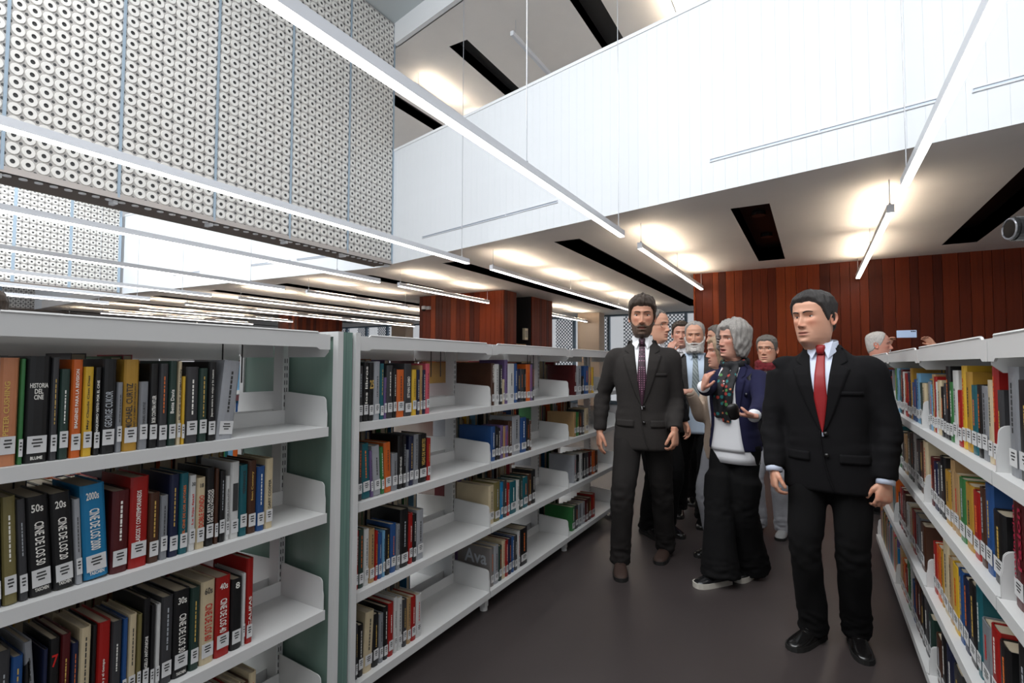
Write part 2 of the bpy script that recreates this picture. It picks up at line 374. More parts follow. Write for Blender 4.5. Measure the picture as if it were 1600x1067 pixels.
# ---------------------------------------------------------------- linear lamps
HR = 2.865
ME_CAP = MB().box((-.030,-.004,0),(.030,.004,.077)).mesh('end_cap', M_rodw)
def rod(x, y0, y1, label, up=True, grp='linear lamps under the low ceiling', z=HR, top=HC, lit=True, wires=None):
    t = thing('linear_lamp', label, 'lamp', (x, y0, z), 0, grp); L = y1-y0
    MB().prism([(-.028,.012),(-.028,.075),(.028,.075),(.028,.012)], 1, 0, L).obj('housing', M_rodw, t)
    MB().box((-.026,.004,0),(.026,L-.004,.0125)).obj('diffuser', M_rode if lit else M_rodw, t)
    link('end_cap', ME_CAP, t); link('end_cap', ME_CAP, t, (0,L,0))
    if up:
        n = max(1, round(L/1.9)); g = .42
        for i in range(n):
            a = i*L/n+g*.5; b = (i+1)*L/n-g*.5
            MB().box((-.018,a,.074),(.018,b,.078)).obj('uplight', M_warm, t)
    ws = wires if wires is not None else [.12, L/2, L-.12]
    for w in ws:
        q = MB().tube([(0,w,.072),(0,w,.10),(0,w,.101),(0,w,top-z-.003)], [.012,.012,.004,.004], 7)
        q.obj('suspension_wire', M_wire, t)
    return t
rod(-1.868, -1.5, 5.66, 'long bright lamp bar crossing the upper middle of the photo', False, 'linear lamps across the atrium', top=7.6, wires=[4.9, 7.04])
rod(.655, .2, 5.17, 'bright lamp bar running down from the top right corner', False, 'linear lamps across the atrium', top=7.6, wires=[4.87])
rod(-4.32, -1.5, 6.10, 'long lamp bar in front of the big ring screen', False, 'linear lamps across the atrium', top=7.6, wires=[7.45])
nx = ['third long lamp bar down, passing just under the big ring screen', 'fourth lamp bar down at left, passing under the big ring screen', 'fifth lamp bar down at left, passing under the big ring screen', 'sixth lamp bar down at left, above the bookcase top', 'lowest lamp bar at far left, just above the bookcase']
for i, x in enumerate((-6.72, -9.05, -11.4, -13.3, -15.2)):
    rod(x, -1.5, (6.75, 6.5, 6.4, 6.05, 6.0)[i], nx[i], False, 'linear lamps across the second atrium', top=7.5, wires=[.6, 7.3])
rod(-1.86, 6.32, 10.42, 'short lamp bar ending at the left edge of the wooden wall', wires=[.05, 2.05, 4.05])
rod(.645, 5.98, 10.32, 'lamp bar hanging in front of the wooden wall above the red-tied man', wires=[.05, 2.1, 4.3])
rod(-4.27, 6.65, 15.5, 'long lamp bar whose far end is hidden by the tall grey-suited man', wires=[.05, 3, 6, 8.7])
rod(-6.72, 7.25, 10.35, 'lamp bar ending in front of the near wooden block', wires=[.05, 3.05])
rod(-9.07, 7.05, 10.1, 'unlit-looking lamp bar left of the near wooden block', wires=[.05, 3.0])
labs = ['lamp bar second left of the near wooden block', 'lamp bar third left of the near wooden block', 'lamp bar fourth left of the near wooden block', 'lamp bar fifth left of the near wooden block', 'lamp bar sixth left of the near wooden block']
for i, x in enumerate((-11.35, -13.6, -15.9, -18.2, -20.5)):
    rod(x, 7.0, 15.6 if x > -15 else 11.8, labs[i], wires=[.05, 4.])
rod(-6.75, 13.6, 16.6, 'short lamp bar seen right of the near wooden block by the windows', wires=[.05, 2.9])
# lamps of the upper storey
rod(-6.7, 7.6, 14.5, 'upper floor lamp bar hidden by the long lamp bar, its glow on the ceiling', z=6.87, top=7.21, grp='upper floor lamps')
rod(-4.24, 7.2, 14.5, 'unlit grey lamp bar hanging above the balcony', False, z=6.87, top=7.21, lit=False, grp='upper floor lamps')
rod(-1.8, 7.2, 14.5, 'upper floor lamp bar glowing at the top edge of the photo', z=6.87, top=7.21, grp='upper floor lamps')
# camera dome on the wooden block and a call box in its niche
t = thing('security_camera', 'white dome security camera on the near wooden block', 'camera', (-8.78, 10.56, 2.87))
MB().box((-.02,-.05,-.03),(.12,.02,.05)).obj('bracket', M_rodw, t)
q = MB(); q.rings([[(-.03+.065*math.cos(a)*r, -.09+.065*math.sin(a)*r, z) for a in [2*PI*k/12 for k in range(12)]] for r, z in ((.5,.06),(.95,.05),(1,0),(1,-.03))]); q.obj('housing', M_rodw, t, True)
q = MB(); q.rings([[(-.03+.052*math.cos(a)*r, -.09+.052*math.sin(a)*r, z) for a in [2*PI*k/12 for k in range(12)]] for r, z in ((1,-.03),(.9,-.055),(.6,-.075),(.15,-.083))]); q.obj('dome', mat('dark_dome', (.1,.1,.1), .1), t, True)
t = thing('call_box', 'cream wall box in the dark niche of the wooden block', 'box', (-6.50, 11.72, 2.05))
MB().box((-.05,0,0),(.02,.17,.30)).obj('case', mat('cream_plastic', (.86,.82,.72), .5), t)
MB().box((.02,.03,.06),(.026,.14,.24)).obj('cover_plate', mat('grey_plastic', (.62,.60,.55), .4), t)
tag(MB().box((-6.54,11.2,1.5),(-6.46,11.75,1.93)).obj('notice_shelf', mat('tan_board', (.72,.58,.44), .6)), 'tan panel low in the niche of the wooden block', 'panel')
# ================================================================ BOOKCASES
M_shelf = mat('shelf_white_steel', (.815,.815,.81), .42, var=.012, vscale=3)
M_dark = mat('slot_dark', (.18,.17,.17), .6)
M_green = mat('green_glass', (.58,.69,.64), .25, trans=.45, var=.05, vscale=6, stretch=(8,8,.3))
M_greenc = mat('green_glass_core', (.46,.58,.54), .2, trans=.25, var=.25, vscale=10, stretch=(12,12,.2))
LZ = [1.172, .842, .478, .113]
def bracket_mesh(h=.118, d=.255):
    # side plate in the x-z plane, from upright (x=0) to the shelf front (x=d)
    pts = [(0,-.012),(d-.01,-.012),(d,0),(d,h*.45),(d-.004,h*.6)]
    for k in range(5):
        a = PI/2*k/4; pts.append((d-.026+.02*math.cos(a), h-.02+.02*math.sin(a)))
    pts += [(.02,h+.012),(0,h+.012)]
    return MB().prism(pts, 1, -.0015, .0015).mesh('side_plate', M_shelf)
ME_BR = bracket_mesh()
def bookcase(y0, y1, X, sgn, label, ztop=1.539, zs=LZ, first=True, last=False, back=True, grp='white steel bookcases', wire_at=(.62, .70)):
    # sgn=+1: front faces +X at X ; root at the middle of the base line
    Wd = y1-y0; t = thing('bookcase', label, 'bookcase', (X-sgn*.30, y0, 0), 0, grp)
    F = lambda a: sgn*a           # distance from centre line towards the front
    sides = (1, -1) if back else (1,)
    for i, z in enumerate(zs):
        for sd in sides:
            d = sgn*sd; q = MB()
            q.box((d*.035, .006, z-.004), (d*.296, Wd-.006, z))
            q.box((d*.296, .004, z-.034), (d*.300, Wd-.004, z+.002)); q.box((d*.288, .004, z-.034), (d*.297, Wd-.004, z-.031))
            q.box((d*.035, .006, z), (d*.038, Wd-.006, z+.055))
            sh = q.obj('shelf', M_shelf, t)
            for yy in (.004, Wd-.004):
                b = link('side_plate', ME_BR, t, (d*.035, yy, z)); b.scale = (d, 1, 1)
    for k, yy in enumerate([0, Wd] if last else [0]):
        u = MB().box((-.03, yy-.014, .03), (.03, yy+.014, ztop-.03)).obj('upright', M_shelf, t)
        q = MB()
        for sd in (1, -1):
            z = .16
            while z < ztop-.09:
                for e in (-.005, .005): q.box((sd*.0302, yy+e-.0018, z), (sd*.0306, yy+e+.0018, z+.018))
                z += .03
        o = q.obj('upright_slots', M_dark, u); o['kind'] = 'stuff'
        for sd in sides:
            d = sgn*sd
            MB().box((d*.02, yy-.018, .022), (d*.27, yy+.018, zs[-1]-.034)).obj('foot', M_shelf, t)
            MB().tube([(d*.25, yy, 0), (d*.25, yy, .022)], .022, 12).obj('levelling_disc', M_shelf, t)
    q = MB().box((-.28, .004, ztop-.012), (.28, Wd-.004, ztop-.004)); q.obj('canopy_top', M_shelf, t)
    for sd in sides:
        d = sgn*sd
        z1 = ztop; z0 = ztop-(.06 if sd > 0 else .105)
        MB().prism([(.003,z0-.006),(.052,z0-.006),(.066,z0+.002),(Wd-.066,z0+.002),(Wd-.052,z0-.006),(Wd-.003,z0-.006),(Wd-.003,z1-.008),(Wd-.05,z1-.008),(Wd-.06,z1),(.06,z1),(.05,z1-.008),(.003,z1-.008)], 0, d*.294, d*.300).obj('canopy_lip', M_shelf, t)
        MB().tube([(d*.2985, .062, z1-.001), (d*.2985, Wd-.062, z1-.001)], .0042, 6).obj('canopy_bead', M_shelf, t)
        for yy in (.003, Wd-.006):
            MB().prism([(d*.05,ztop-.006),(d*.292,ztop-.006),(d*.292,ztop-.075),(d*.27,ztop-.095),(d*.05,ztop-.095)], 1, yy, yy+.003).obj('canopy_end', M_shelf, t)
    for w in wire_at:
        MB().tube([(sgn*.16, Wd*w, ztop-.012), (sgn*.16, Wd*w, ztop-.19)], .0028, 6).obj('hanging_wire', M_dark, t)
    return t
LX = -1.63
BAYS = [(.37,1.384),(1.534,2.555),(2.555,3.665),(3.665,4.75)]
bl = ['white steel bookcase nearest the camera at lower left, before the glass end panel', 'white steel bookcase directly right of the green glass end panel',
      'white steel bookcase with half-empty shelves, second after the glass end panel', 'white steel bookcase farthest away on the left, behind the grey-suited man']
for i, (a, b) in enumerate(BAYS): bookcase(a, b, LX, 1, bl[i], first=True, last=i in (0, 3), wire_at=(.62,.70) if i else (.66,.73))
bookcase(-.66, .37, LX, 1, 'white steel bookcase continuing past the left edge of the photo', wire_at=())
# second row beyond, seen through the gaps
for k in range(5):
    bookcase(-.7+k*1.04, .335+k*1.04, -4.5, 1, '%s white bookcase of the row behind, seen only through the gaps' % ('first','second','third','fourth','fifth')[k], wire_at=(), grp='bookcases of the row behind', last=k == 4)
# glass end panel between the two left rows
t = thing('glass_end_panel', 'green glass end panel between two white posts of the left bookcases', 'panel', (LX-.30, 1.4, 0))
for ya in (.002, .092):
    for xa in (.292, -.32):
        MB().box((xa, ya, 0), (xa+.028, ya+.026, 1.545)).obj('post', M_shelf, t)
    MB().box((-.292, ya, 1.525), (.292, ya+.026, 1.545)).obj('rail', M_shelf, t)
    MB().box((-.292, ya+.008, .03), (.292, ya+.016, 1.525)).obj('pane', M_green, t)
MB().box((-.31, .034, .0), (.308, .086, 1.545)).obj('glass_core', M_greenc, t)
RX = .385; RZT = 1.497; RZ = [1.150, .835, .478, .113]
RB = [(.70,1.775),(1.775,2.84),(2.84,3.90),(3.90,4.95)]
rl = ['white steel bookcase cut by the right edge of the photo', 'white steel bookcase on the right with a tall yellow book', 'white steel bookcase on the right beside the red-tied man', 'white steel bookcase farthest along on the right, behind the red-tied man']
for i, (a, b) in enumerate(RB): bookcase(a, b, RX, -1, rl[i], ztop=RZT, zs=RZ, last=i == 3, wire_at=(.25,.33))
# ================================================================ BOOKS
CN = {'k':('black',(.09,.09,.095)),'d':('dark grey',(.24,.24,.25)),'g':('grey',(.55,.56,.58)),'w':('white',(.86,.86,.85)),'c':('cream',(.85,.78,.64)),'t':('tan',(.72,.58,.40)),
 'r':('red',(.66,.10,.08)),'m':('maroon',(.33,.08,.09)),'o':('orange',(.85,.40,.14)),'y':('yellow',(.90,.72,.20)),'u':('mustard',(.74,.56,.20)),'b':('blue',(.15,.32,.55)),'n':('navy',(.11,.14,.26)),
 'l':('light blue',(.45,.66,.80)),'e':('teal',(.10,.38,.42)),'v':('green',(.22,.48,.26)),'s':('dark green',(.16,.25,.22)),'h':('brown',(.30,.18,.12)),'p':('purple',(.45,.36,.55)),'i':('pink',(.85,.36,.42)),
 'a':('peach',(.80,.52,.36)),'f':('silver grey',(.66,.67,.69)),'x':('olive',(.50,.46,.28)),'z':('bright blue',(.10,.50,.70))}
BM = {k: mat('cover_'+v[0].replace(' ', '_'), tuple(q*.88 for q in v[1]), .38, var=.07, vscale=20) for k, v in CN.items()}
M_page = mat('book_pages', (.72,.67,.58), .8, var=.06, vscale=40, stretch=(1,30,1))
M_stick = mat('label_white', (.80,.80,.80), .5); M_ink = mat('label_ink', (.2,.2,.2), .6)
INK = {'w': mat('ink_white', (.92,.91,.88), .5), 'k': M_ink, 'y': mat('ink_gold', (.80,.66,.34), .5), 'r': mat('ink_red', (.75,.12,.10), .5), 'o': mat('ink_orange', (.88,.45,.2), .5), 'g': mat('ink_grey', (.66,.68,.70), .5), 'm': mat('ink_magenta', (.62,.10,.22), .5), 'l': mat('ink_light_blue', (.5,.75,.9), .5)}
_q = MB().box((0,.06,0),(.0012,.94,1)); 
for zz, a, b in ((.74,.30,.72),(.55,.26,.76),(.36,.34,.66)): _q.box((.0012,a,zz),(.0016,b,zz+.09),1)
ME_STICK = _q.mesh('call_number_label', [M_stick, M_ink])
ME_PAGE = MB().box((0,0,0),(1,1,1)).mesh('page_block', M_page)
_marks = []
for k in range(4):
    q = MB(); rr = random.Random(k); z = 0
    while z < .97:
        l = rr.uniform(.03,.11); q.box((0,.40,z),(.0007,.60,min(z+l,1))); z += l+rr.uniform(.015,.04)
    _marks.append(q)
ME_MARK = {}
def mark_mesh(k, ink):
    if (k, ink) not in ME_MARK: ME_MARK[(k, ink)] = _marks[k].mesh('spine_print', INK[ink])
    return ME_MARK[(k, ink)]
TXT = {}
def text_mesh(s, ink, bold=False):
    key = (s, ink)
    if key not in TXT:
        cu = bpy.data.curves.new('spine_title', 'FONT'); cu.body = s; cu.size = 1; cu.align_x = 'LEFT'; cu.resolution_u = 2
        if bold: cu.offset = .018
        o = bpy.data.objects.new('tmp', cu); me = evaluated_mesh(o); bpy.data.objects.remove(o)
        me.name = 'spine_title'; me.materials.clear(); me.materials.append(INK[ink] if isinstance(ink, str) else ink)
        co = np.empty(len(me.vertices)*3, dtype=np.float32); me.vertices.foreach_get('co', co); co = co.reshape(-1, 3)
        lo, hi = co.min(0), co.max(0); co = (co-lo)/np.maximum(hi-lo, 1e-6); co[:, 2] = 0
        me.vertices.foreach_set('co', co.ravel()); me.update(); TXT[key] = (me, float(hi[0]-lo[0]), float(hi[1]-lo[1]))
    return TXT[key]
def put_text(parent, s, ink, mode, y0, y1, z0, z1, x=.0014, bold=False):
    # text filling the box y0..y1, z0..z1 on a face looking along +x
    me = text_mesh(s, ink, bold)[0]; o = link('spine_title', me, parent)
    if mode == 'up': M = Matrix(((0,0,1,x),(0,-(y1-y0),0,y1),((z1-z0),0,0,z0),(0,0,0,1)))
    elif mode == 'down': M = Matrix(((0,0,1,x),(0,(y1-y0),0,y0),(-(z1-z0),0,0,z1),(0,0,0,1)))
    else: M = Matrix(((0,0,1,x),((y1-y0),0,0,y0),(0,(z1-z0),0,z0),(0,0,0,1)))
    o.matrix_local = M; return o
def cover_mesh(w, h, d, m):
    th = min(.003, w*.2); out = [(-d,0),(-.007,0),(-.0015,w*.12),(0,w*.32),(0,w*.68),(-.0015,w*.88),(-.007,w),(-d,w)]
    inn = [(-d,w-th),(-.008,w-th),(-.005,w*.8),(-.004,w*.5),(-.005,w*.2),(-.008,th),(-d,th)]
    q = MB(); n = len(out); V = []
    P = out+inn; N = len(P)
    V = [(a,b,0) for a,b in P]+[(a,b,h) for a,b in P]
    Fs = [(i, (i+1) % N, (i+1) % N+N, i+N) for i in range(N)]
    # end faces as quads between outer and inner path
    mp = [14,13,12,11,11,10,9,8]
    for i in range(n-1):
        a, b, c, dd = i, i+1, mp[i+1], mp[i]
        f = (a, b, c, dd) if c != dd else (a, b, c)
        Fs.append(tuple(reversed(f))); Fs.append(tuple(k+N for k in f))
    return q.add(V, Fs).mesh('book_cover', m)
NB = [0]
def book(X, y, z, sgn, w, h, d, ck, label, grp, lean=0., sticker=True, title=None, seed=0, mark=True, cover_mat=None):
    rr = random.Random(seed*31+NB[0]); NB[0] += 1
    o = link('book', cover_mesh(w, h, d, cover_mat or BM[ck]))
    tag(o, label, 'book', grp)
    if sgn > 0: o.location = (X, y, z+abs(math.sin(lean))*w*(1 if lean < 0 else 0)); o.rotation_euler = (-lean, 0, 0)
    else: o.location = (X, y+w, z+.0005); o.rotation_euler = (lean, 0, PI)
    o.location.z += .0005
    link('page_block', ME_PAGE, o, (-d+.004, .0028, .003), None, (d-.013, w-.0056, h-.008))
    if sticker:
        hz = rr.uniform(.018,.03); link('call_number_label', ME_STICK, o, (.0002, w*.04, hz), None, (1, w*.92, .042))
    lig = CN[ck][1][0]+CN[ck][1][1]+CN[ck][1][2]
    if title:
        for (s, ink, mode, fy0, fy1, fz0, fz1) in title: put_text(o, s, ink, mode, w*fy0, w*fy1, h*fz0, h*fz1, .0012, True)
    elif mark and w > .012:
        k = rr.randrange(4); ink = rr.choice('wygwo' if lig < 1.3 else 'kkrk'); a = rr.uniform(.34,.45); b = rr.uniform(.75,.93)
        link('spine_print', mark_mesh(k, ink), o, (.0003, w*.22, h*a), None, (1, w*.56, h*(b-a)))
    return o
SHN = ['top', 'second', 'third', 'bottom']
def y_of(px, X, z):
    # place along the shelf at which a point of the shelf front shows at picture column px
    a, b = .05, 9.
    def P(Y): v = Vector((X, Y, z))-Vector((0,0,CH)); return 800+FPX*v.dot(_r)/v.dot(_d)
    s = 1 if P(b) > P(a) else -1
    for _ in range(40):
        m = (a+b)/2
        if (P(m)-px)*s > 0: b = m
        else: a = m
    return (a+b)/2
def h_of(X, Y, z, py):
    lo, hi = z+.08, z+.36
    def P(q): v = Vector((X, Y, q))-Vector((0,0,CH)); return 533.5-FPX*v.dot(_u)/v.dot(_d)
    for _ in range(30):
        m = (lo+hi)/2
        if P(m) < py: hi = m
        else: lo = m
    return (lo+hi)/2-z
def size_word(h, w): return 'thick' if w > .042 else ('thin' if w < .014 else ('tall' if h > .265 else ('short' if h < .185 else '')))
def shelf_row(X, z, sgn, bay, shelf, rows, sx, ox, sy, oy, spine_in=.032):
    n = len(rows)
    prev = None
    lim = None
    for i, rw in enumerate(rows):
        x0, x1, yt, ck = rw[:4]; ex = rw[4] if len(rw) > 4 else {}
        Xs = X-sgn*spine_in
        a = y_of(ox+sx*x0, Xs, z); b = y_of(ox+sx*x1, Xs, z); a, b = min(a, b), max(a, b)
        if prev is not None: a = max(a, prev+.0015)
        else:
            by = [q for q in BAYS if q[0]-.1 < (a+b)/2 < q[1]]
            if by and 'nearest' not in bay: a = max(a, by[-1][0]+.012)
        b = max(b, a+.010); lean = ex.get('lean', 0.)
        h = ex.get('h') or min(max(h_of(Xs, (a+b)/2, z, oy+sy*yt), .15), .315)
        lim = .145 if shelf == 0 else .315
        zmax = ([1.47]+[LZ[k]-.04 for k in range(3)])[shelf]-z
        h = min(h, zmax-.01); w = b-a
        sw = size_word(h, w)
        nm = (CN[ck][0]+' '+sw).strip() if not sw else sw+' '+CN[ck][0]
        lab = ex.get('label') or '%s book %s from left on %s shelf of %s' % (nm, ORD[i], SHN[shelf], bay)
        book(Xs, a, z, sgn, w-.001, h, ex.get('d') or min(.22, max(.13, h*.72)), ck, lab, 'books on the left bookcases', lean, ex.get('st', True), ex.get('t'), i)
        prev = b
A = 560/1572; Z1 = (A, 0, A, 470); Z2 = (.35, 0, .35, 700); Z3 = (440/1565, 520, 440/1565, 500); Z4 = (440/1529, 520, 440/1529, 760)
up = lambda s, ink='w', a=.25, b=.75, c=.30, d=.93: {'t': [(s, ink, 'up', a, b, c, d)]}
shelf_row(LX, LZ[0], 1, 'nearest left bookcase', 0, [
 (-14,72,250,'a',{'t':[('PETER CUSHING','y','up',.2,.5,.28,.78)],'label':'peach thick book at the left edge, top shelf of nearest left bookcase'}),(74,98,255,'v'),
 (102,212,243,'k',{'t':[('HISTORIA','w','h',.12,.88,.70,.745),('DEL','w','h',.32,.68,.645,.69),('CINE','w','h',.30,.70,.59,.635),('BLUME','w','h',.25,.75,.03,.06)],'label':'thick black book titled HISTORIA DEL CINE on nearest left bookcase'}),
 (214,250,250,'d'),(252,300,300,'s'),(304,355,258,'o',{'t':[('IMAGENES PARA LA REVISION','w','up',.3,.6,.3,.9)]}),(357,404,290,'y',up('May Claude Cien Dias','k',.3,.6,.3,.9)),(405,437,292,'k',up('ANQUISMO VISTO POR EL CINE','w',.25,.7,.25,.85)),
 (439,505,256,'k',up('GEORGE CUKOR','g',.2,.72,.28,.66)),(507,534,358,'g'),(536,604,258,'u',{'t':[('MICHAEL CURTIZ','k','up',.12,.50,.24,.74),('BAJO LA SOMBRA DE CASABLANCA','h','up',.60,.82,.26,.74)] if False else [('MICHAEL CURTIZ','k','up',.12,.55,.24,.74),('BAJO LA SOMBRA DE CASABLANCA','k','up',.64,.82,.26,.74)],'label':'mustard yellow book with black title on top shelf, nearest left bookcase'}),
 (606,648,355,'g',up('MICHAEL CURTIZ','k',.35,.6,.3,.7)),(650,690,276,'k',up('BOB CONTRA HITLER','w',.25,.7,.30,.62)),(692,734,276,'d'),(736,772,264,'s',{'t':[('Bette Davis','w','up',.15,.6,.38,.66)]}),(774,792,266,'c',up('EL CINE DE ANIMACION','k',.25,.75,.3,.9)),(794,806,332,'y'),
 (808,868,290,'d'),(870,908,296,'s'),(910,946,268,'k',up('Japon entre lo viejo y lo nuevo','w',.3,.6,.3,.9)),(950,1022,258,'f',{'lean':.09})], *Z1)
tsc = lambda n, ink='w', ti='w': {'lean': -.07, 't': [(n,'w','h',.2,.72,.84,.92),('CINE DE LOS '+n[:-1],ti,'down',.3,.72,.30,.74),('TASCHEN','w','h',.2,.8,.04,.075)]}
L50 = dict(tsc('50s'), label='black 50s volume of the decades series on nearest left bookcase'); L20 = dict(tsc('20s'), label='black 20s volume of the decades series on nearest left bookcase')
L00 = dict(tsc('2000s'), label='bright blue 2000s volume of the decades series on nearest left bookcase')
shelf_row(LX, LZ[1], 1, 'nearest left bookcase', 1, [
 (-40,12,215,'n',{'lean':-.05}),(14,84,215,'x',{'lean':-.05}),(86,132,225,'d',{'lean':-.06}),(134,240,215,'k',L50),(242,338,200,'k',L20),(340,374,225,'f',{'lean':-.06}),(378,488,165,'z',L00),(494,572,190,'m'),(574,658,128,'r',up('CLASICOS Y CONTEMPORANEOS','w',.3,.55,.25,.85)),
 (660,710,200,'h'),(712,748,212,'g'),(752,796,118,'n'),(798,838,112,'e',up('EL CINE DE LOS AUTORES','o',.3,.6,.25,.85)),(840,872,122,'w',{'t':[('30','k','h',.25,.75,.86,.91),('La hija fatal','r','up',.3,.7,.35,.75)]}),(874,914,132,'c',{'t':[('18','k','h',.3,.7,.86,.92),('DOBLE FONDO','r','up',.2,.8,.3,.75)]}),
 (916,954,88,'k',{'t':[('LOS ESTUDIOS','w','up',.12,.45,.3,.72),('DE HOLLYWOOD','w','up',.52,.86,.3,.72)]}),(956,974,92,'h'),(976,1004,102,'k'),(1006,1024,125,'w',up('CONOCER A JOHN HUSTON','k',.2,.8,.2,.8)),(1026,1066,62,'w',{'t':[('I','k','h',.2,.8,.36,.72)]}),
 (1068,1103,76,'e',up('PERFINANCE','k',.3,.65,.6,.92)),(1105,1143,56,'h',up('Sean Connery','t' if False else 'y',.3,.6,.45,.85)),(1145,1181,82,'b'),(1183,1218,46,'c',up('GARY COOPER','k',.3,.65,.28,.7))], *Z2)
L30 = {'t':[('30s','w','h',.2,.75,.84,.92),('CINE DE LOS 30','w','down',.3,.75,.28,.72),('TASCHEN','w','h',.2,.8,.03,.065)],'label':'orange-topped black 30s volume of the decades series, nearest left bookcase'}
L60 = {'t':[('60s','k','h',.2,.75,.84,.92),('CINE DE LOS 60','r','down',.25,.78,.28,.72)],'label':'cream 60s volume of the decades series on nearest left bookcase'}
L40 = {'t':[('40s','w','h',.2,.75,.84,.92),('CINE DE LOS 40','w','down',.25,.72,.3,.72)],'label':'red and pink 40s volume of the decades series, nearest left bookcase'}
shelf_row(LX, LZ[2], 1, 'nearest left bookcase', 2, [
 (-30,32,905,'d'),(34,92,930,'b'),(94,132,950,'k'),(134,176,850,'g',{'lean':-.08}),(178,196,900,'n'),(198,256,850,'k',{'t':[('7','r','h',.2,.8,.72,.84)]}),(258,306,830,'m'),(308,342,870,'n'),(344,398,800,'c'),(402,420,790,'k'),(422,486,775,'r',up('la marca y el tiempo','w',.35,.6,.2,.6)),(490,538,772,'d'),(540,564,762,'b'),(566,604,742,'c'),(606,628,742,'x'),
 (630,664,672,'k',up('MICHELANGELO ANTONIONI','w',.25,.7,.1,.6)),(666,688,700,'k'),(690,712,697,'w'),(714,768,662,'d'),(770,842,632,'k',L30),(846,888,622,'s'),(892,956,592,'c',L60),(960,1026,572,'r',L40),(1030,1078,582,'k',{'t':[('8','w','h',.3,.7,.86,.95)]}),(1080,1094,560,'w'),(1097,1128,492,'r',up('CALIFAS','w',.3,.7,.2,.55))], *Z2)
shelf_row(LX, LZ[3], 1, 'nearest left bookcase', 3, [(860,905,1000,'k',{'h':.23}),(910,960,1000,'d',{'h':.24}),(965,1000,1000,'w',{'h':.25}),(1005,1035,1000,'r',{'h':.245}),(1040,1070,1000,'c',{'h':.25}),(1075,1105,1000,'h',{'h':.24}),(1108,1140,1000,'c',{'h':.26})], *Z2)
B = 'bookcase right of glass panel'
shelf_row(LX, LZ[0], 1, B, 0, [(140,168,255,'d'),(170,198,235,'k',up('los libros','w')),(200,228,238,'k',{'t':[('25','y','h',.1,.9,.55,.7)]}),(230,262,230,'f'),(263,284,242,'e'),(285,300,320,'p'),(302,333,252,'d'),(335,356,270,'k'),(358,398,276,'o'),(400,440,242,'d',up('ISTVAN SZABO','w',.3,.65,.35,.75)),(442,466,276,'y'),(468,484,277,'n'),(486,499,252,'t'),(501,516,277,'n'),(518,540,242,'i')], *Z3)
shelf_row(LX, LZ[1], 1, B, 1, [(138,164,690,'d'),(166,212,690,'e',{'lean':-.06}),(213,228,725,'p',{'lean':-.06}),(230,270,700,'f',{'lean':-.06}),(272,290,706,'v',{'lean':-.06}),(292,328,682,'o',{'lean':-.04}),(330,362,742,'g'),(364,388,642,'k',up('TERRORES VENIALES','w',.3,.7,.2,.6)),(390,408,642,'k'),(410,424,722,'g'),(426,450,646,'n'),(452,478,636,'g'),(480,524,632,'k',up('VIDAS DE MUERTES','y',.3,.7,.35,.9)),(526,545,656,'r')], *Z3)
shelf_row(LX, LZ[2], 1, B, 2, [(125,138,240,'r'),(140,168,232,'s'),(170,196,232,'w'),(198,228,232,'t'),(230,245,242,'r'),(247,268,252,'b'),(270,285,242,'l'),(287,312,232,'k'),(314,344,202,'b'),(346,366,206,'g'),(368,412,122,'k'),(414,434,146,'r'),(436,456,150,'k'),(458,494,126,'f')], *Z4)
shelf_row(LX, LZ[3], 1, B, 3, [(122,136,750,'d'),(138,166,750,'k'),(168,214,682,'c',{'lean':.05}),(218,250,692,'k'),(252,275,692,'g'),(277,300,652,'k'),(302,330,632,'r'),(332,350,602,'w'),(352,378,602,'w'),(380,402,612,'d'),(404,425,606,'t'),(427,452,596,'r'),(454,482,586,'w')], *Z4)
B = 'second bookcase after glass panel'
shelf_row(LX, LZ[0], 1, B, 0, [(884,900,240,'h',{'t':[('LOS HUSTON','w','up',.2,.8,.55,.95)],'d':.26}),(901,926,245,'w'),(928,944,250,'k'),(945,957,330,'c'),(958,974,222,'p'),(976,1012,242,'w'),(1013,1026,242,'b'),(1027,1044,272,'n'),(1045,1060,272,'d'),(1061,1076,272,'k'),(1077,1100,246,'o'),(1101,1111,247,'p'),(1112,1121,240,'d')], *Z3)
shelf_row(LX, LZ[1], 1, B, 1, [(884,904,592,'b',{'d':.24}),(905,918,592,'k'),(919,933,600,'k'),(934,949,587,'p'),(950,961,590,'t'),(962,977,587,'p'),(978,999,562,'h'),(1000,1044,532,'f'),(1046,1078,542,'b'),(1080,1093,547,'k'),(1094,1105,560,'h')], *Z3)
shelf_row(LX, LZ[2], 1, B, 2, [(870,898,920,'c',{'d':.24}),(900,932,900,'x'),(934,949,902,'z'),(951,969,892,'d'),(971,985,906,'r'),(987,1022,896,'e'),(1024,1038,890,'w'),(1040,1058,872,'s'),(1060,1086,872,'e'),(1088,1106,857,'h'),(1108,1128,832,'k')], *Z3)
shelf_row(LX, LZ[3], 1, B, 3, [(858,876,335,'m',{'d':.24}),(878,902,320,'f'),(904,920,322,'s'),(922,938,292,'c'),(940,954,292,'r'),(956,972,282,'n'),(974,986,272,'b'),(988,1004,266,'d'),(1006,1018,242,'w'),(1020,1060,226,'k')], *Z4)
B = 'farthest left bookcase'
shelf_row(LX, LZ[0], 1, B, 0, [(1342,1356,250,'m',{'d':.24}),(1358,1384,255,'f'),(1386,1398,320,'k'),(1400,1424,255,'b'),(1426,1440,262,'t'),(1442,1452,262,'y')], *Z3)
shelf_row(LX, LZ[1], 1, B, 1, [(1342,1354,512,'t',{'d':.24}),(1356,1370,512,'v'),(1371,1384,518,'h'),(1386,1400,500,'d'),(1402,1424,490,'c')], *Z3)
shelf_row(LX, LZ[2], 1, B, 2, [(1340,1356,750,'f',{'d':.22}),(1358,1372,750,'k'),(1374,1390,740,'w'),(1392,1406,740,'k'),(1408,1424,735,'d'),(1426,1442,730,'m'),(1444,1460,728,'o'),(1462,1474,725,'h')], *Z3)
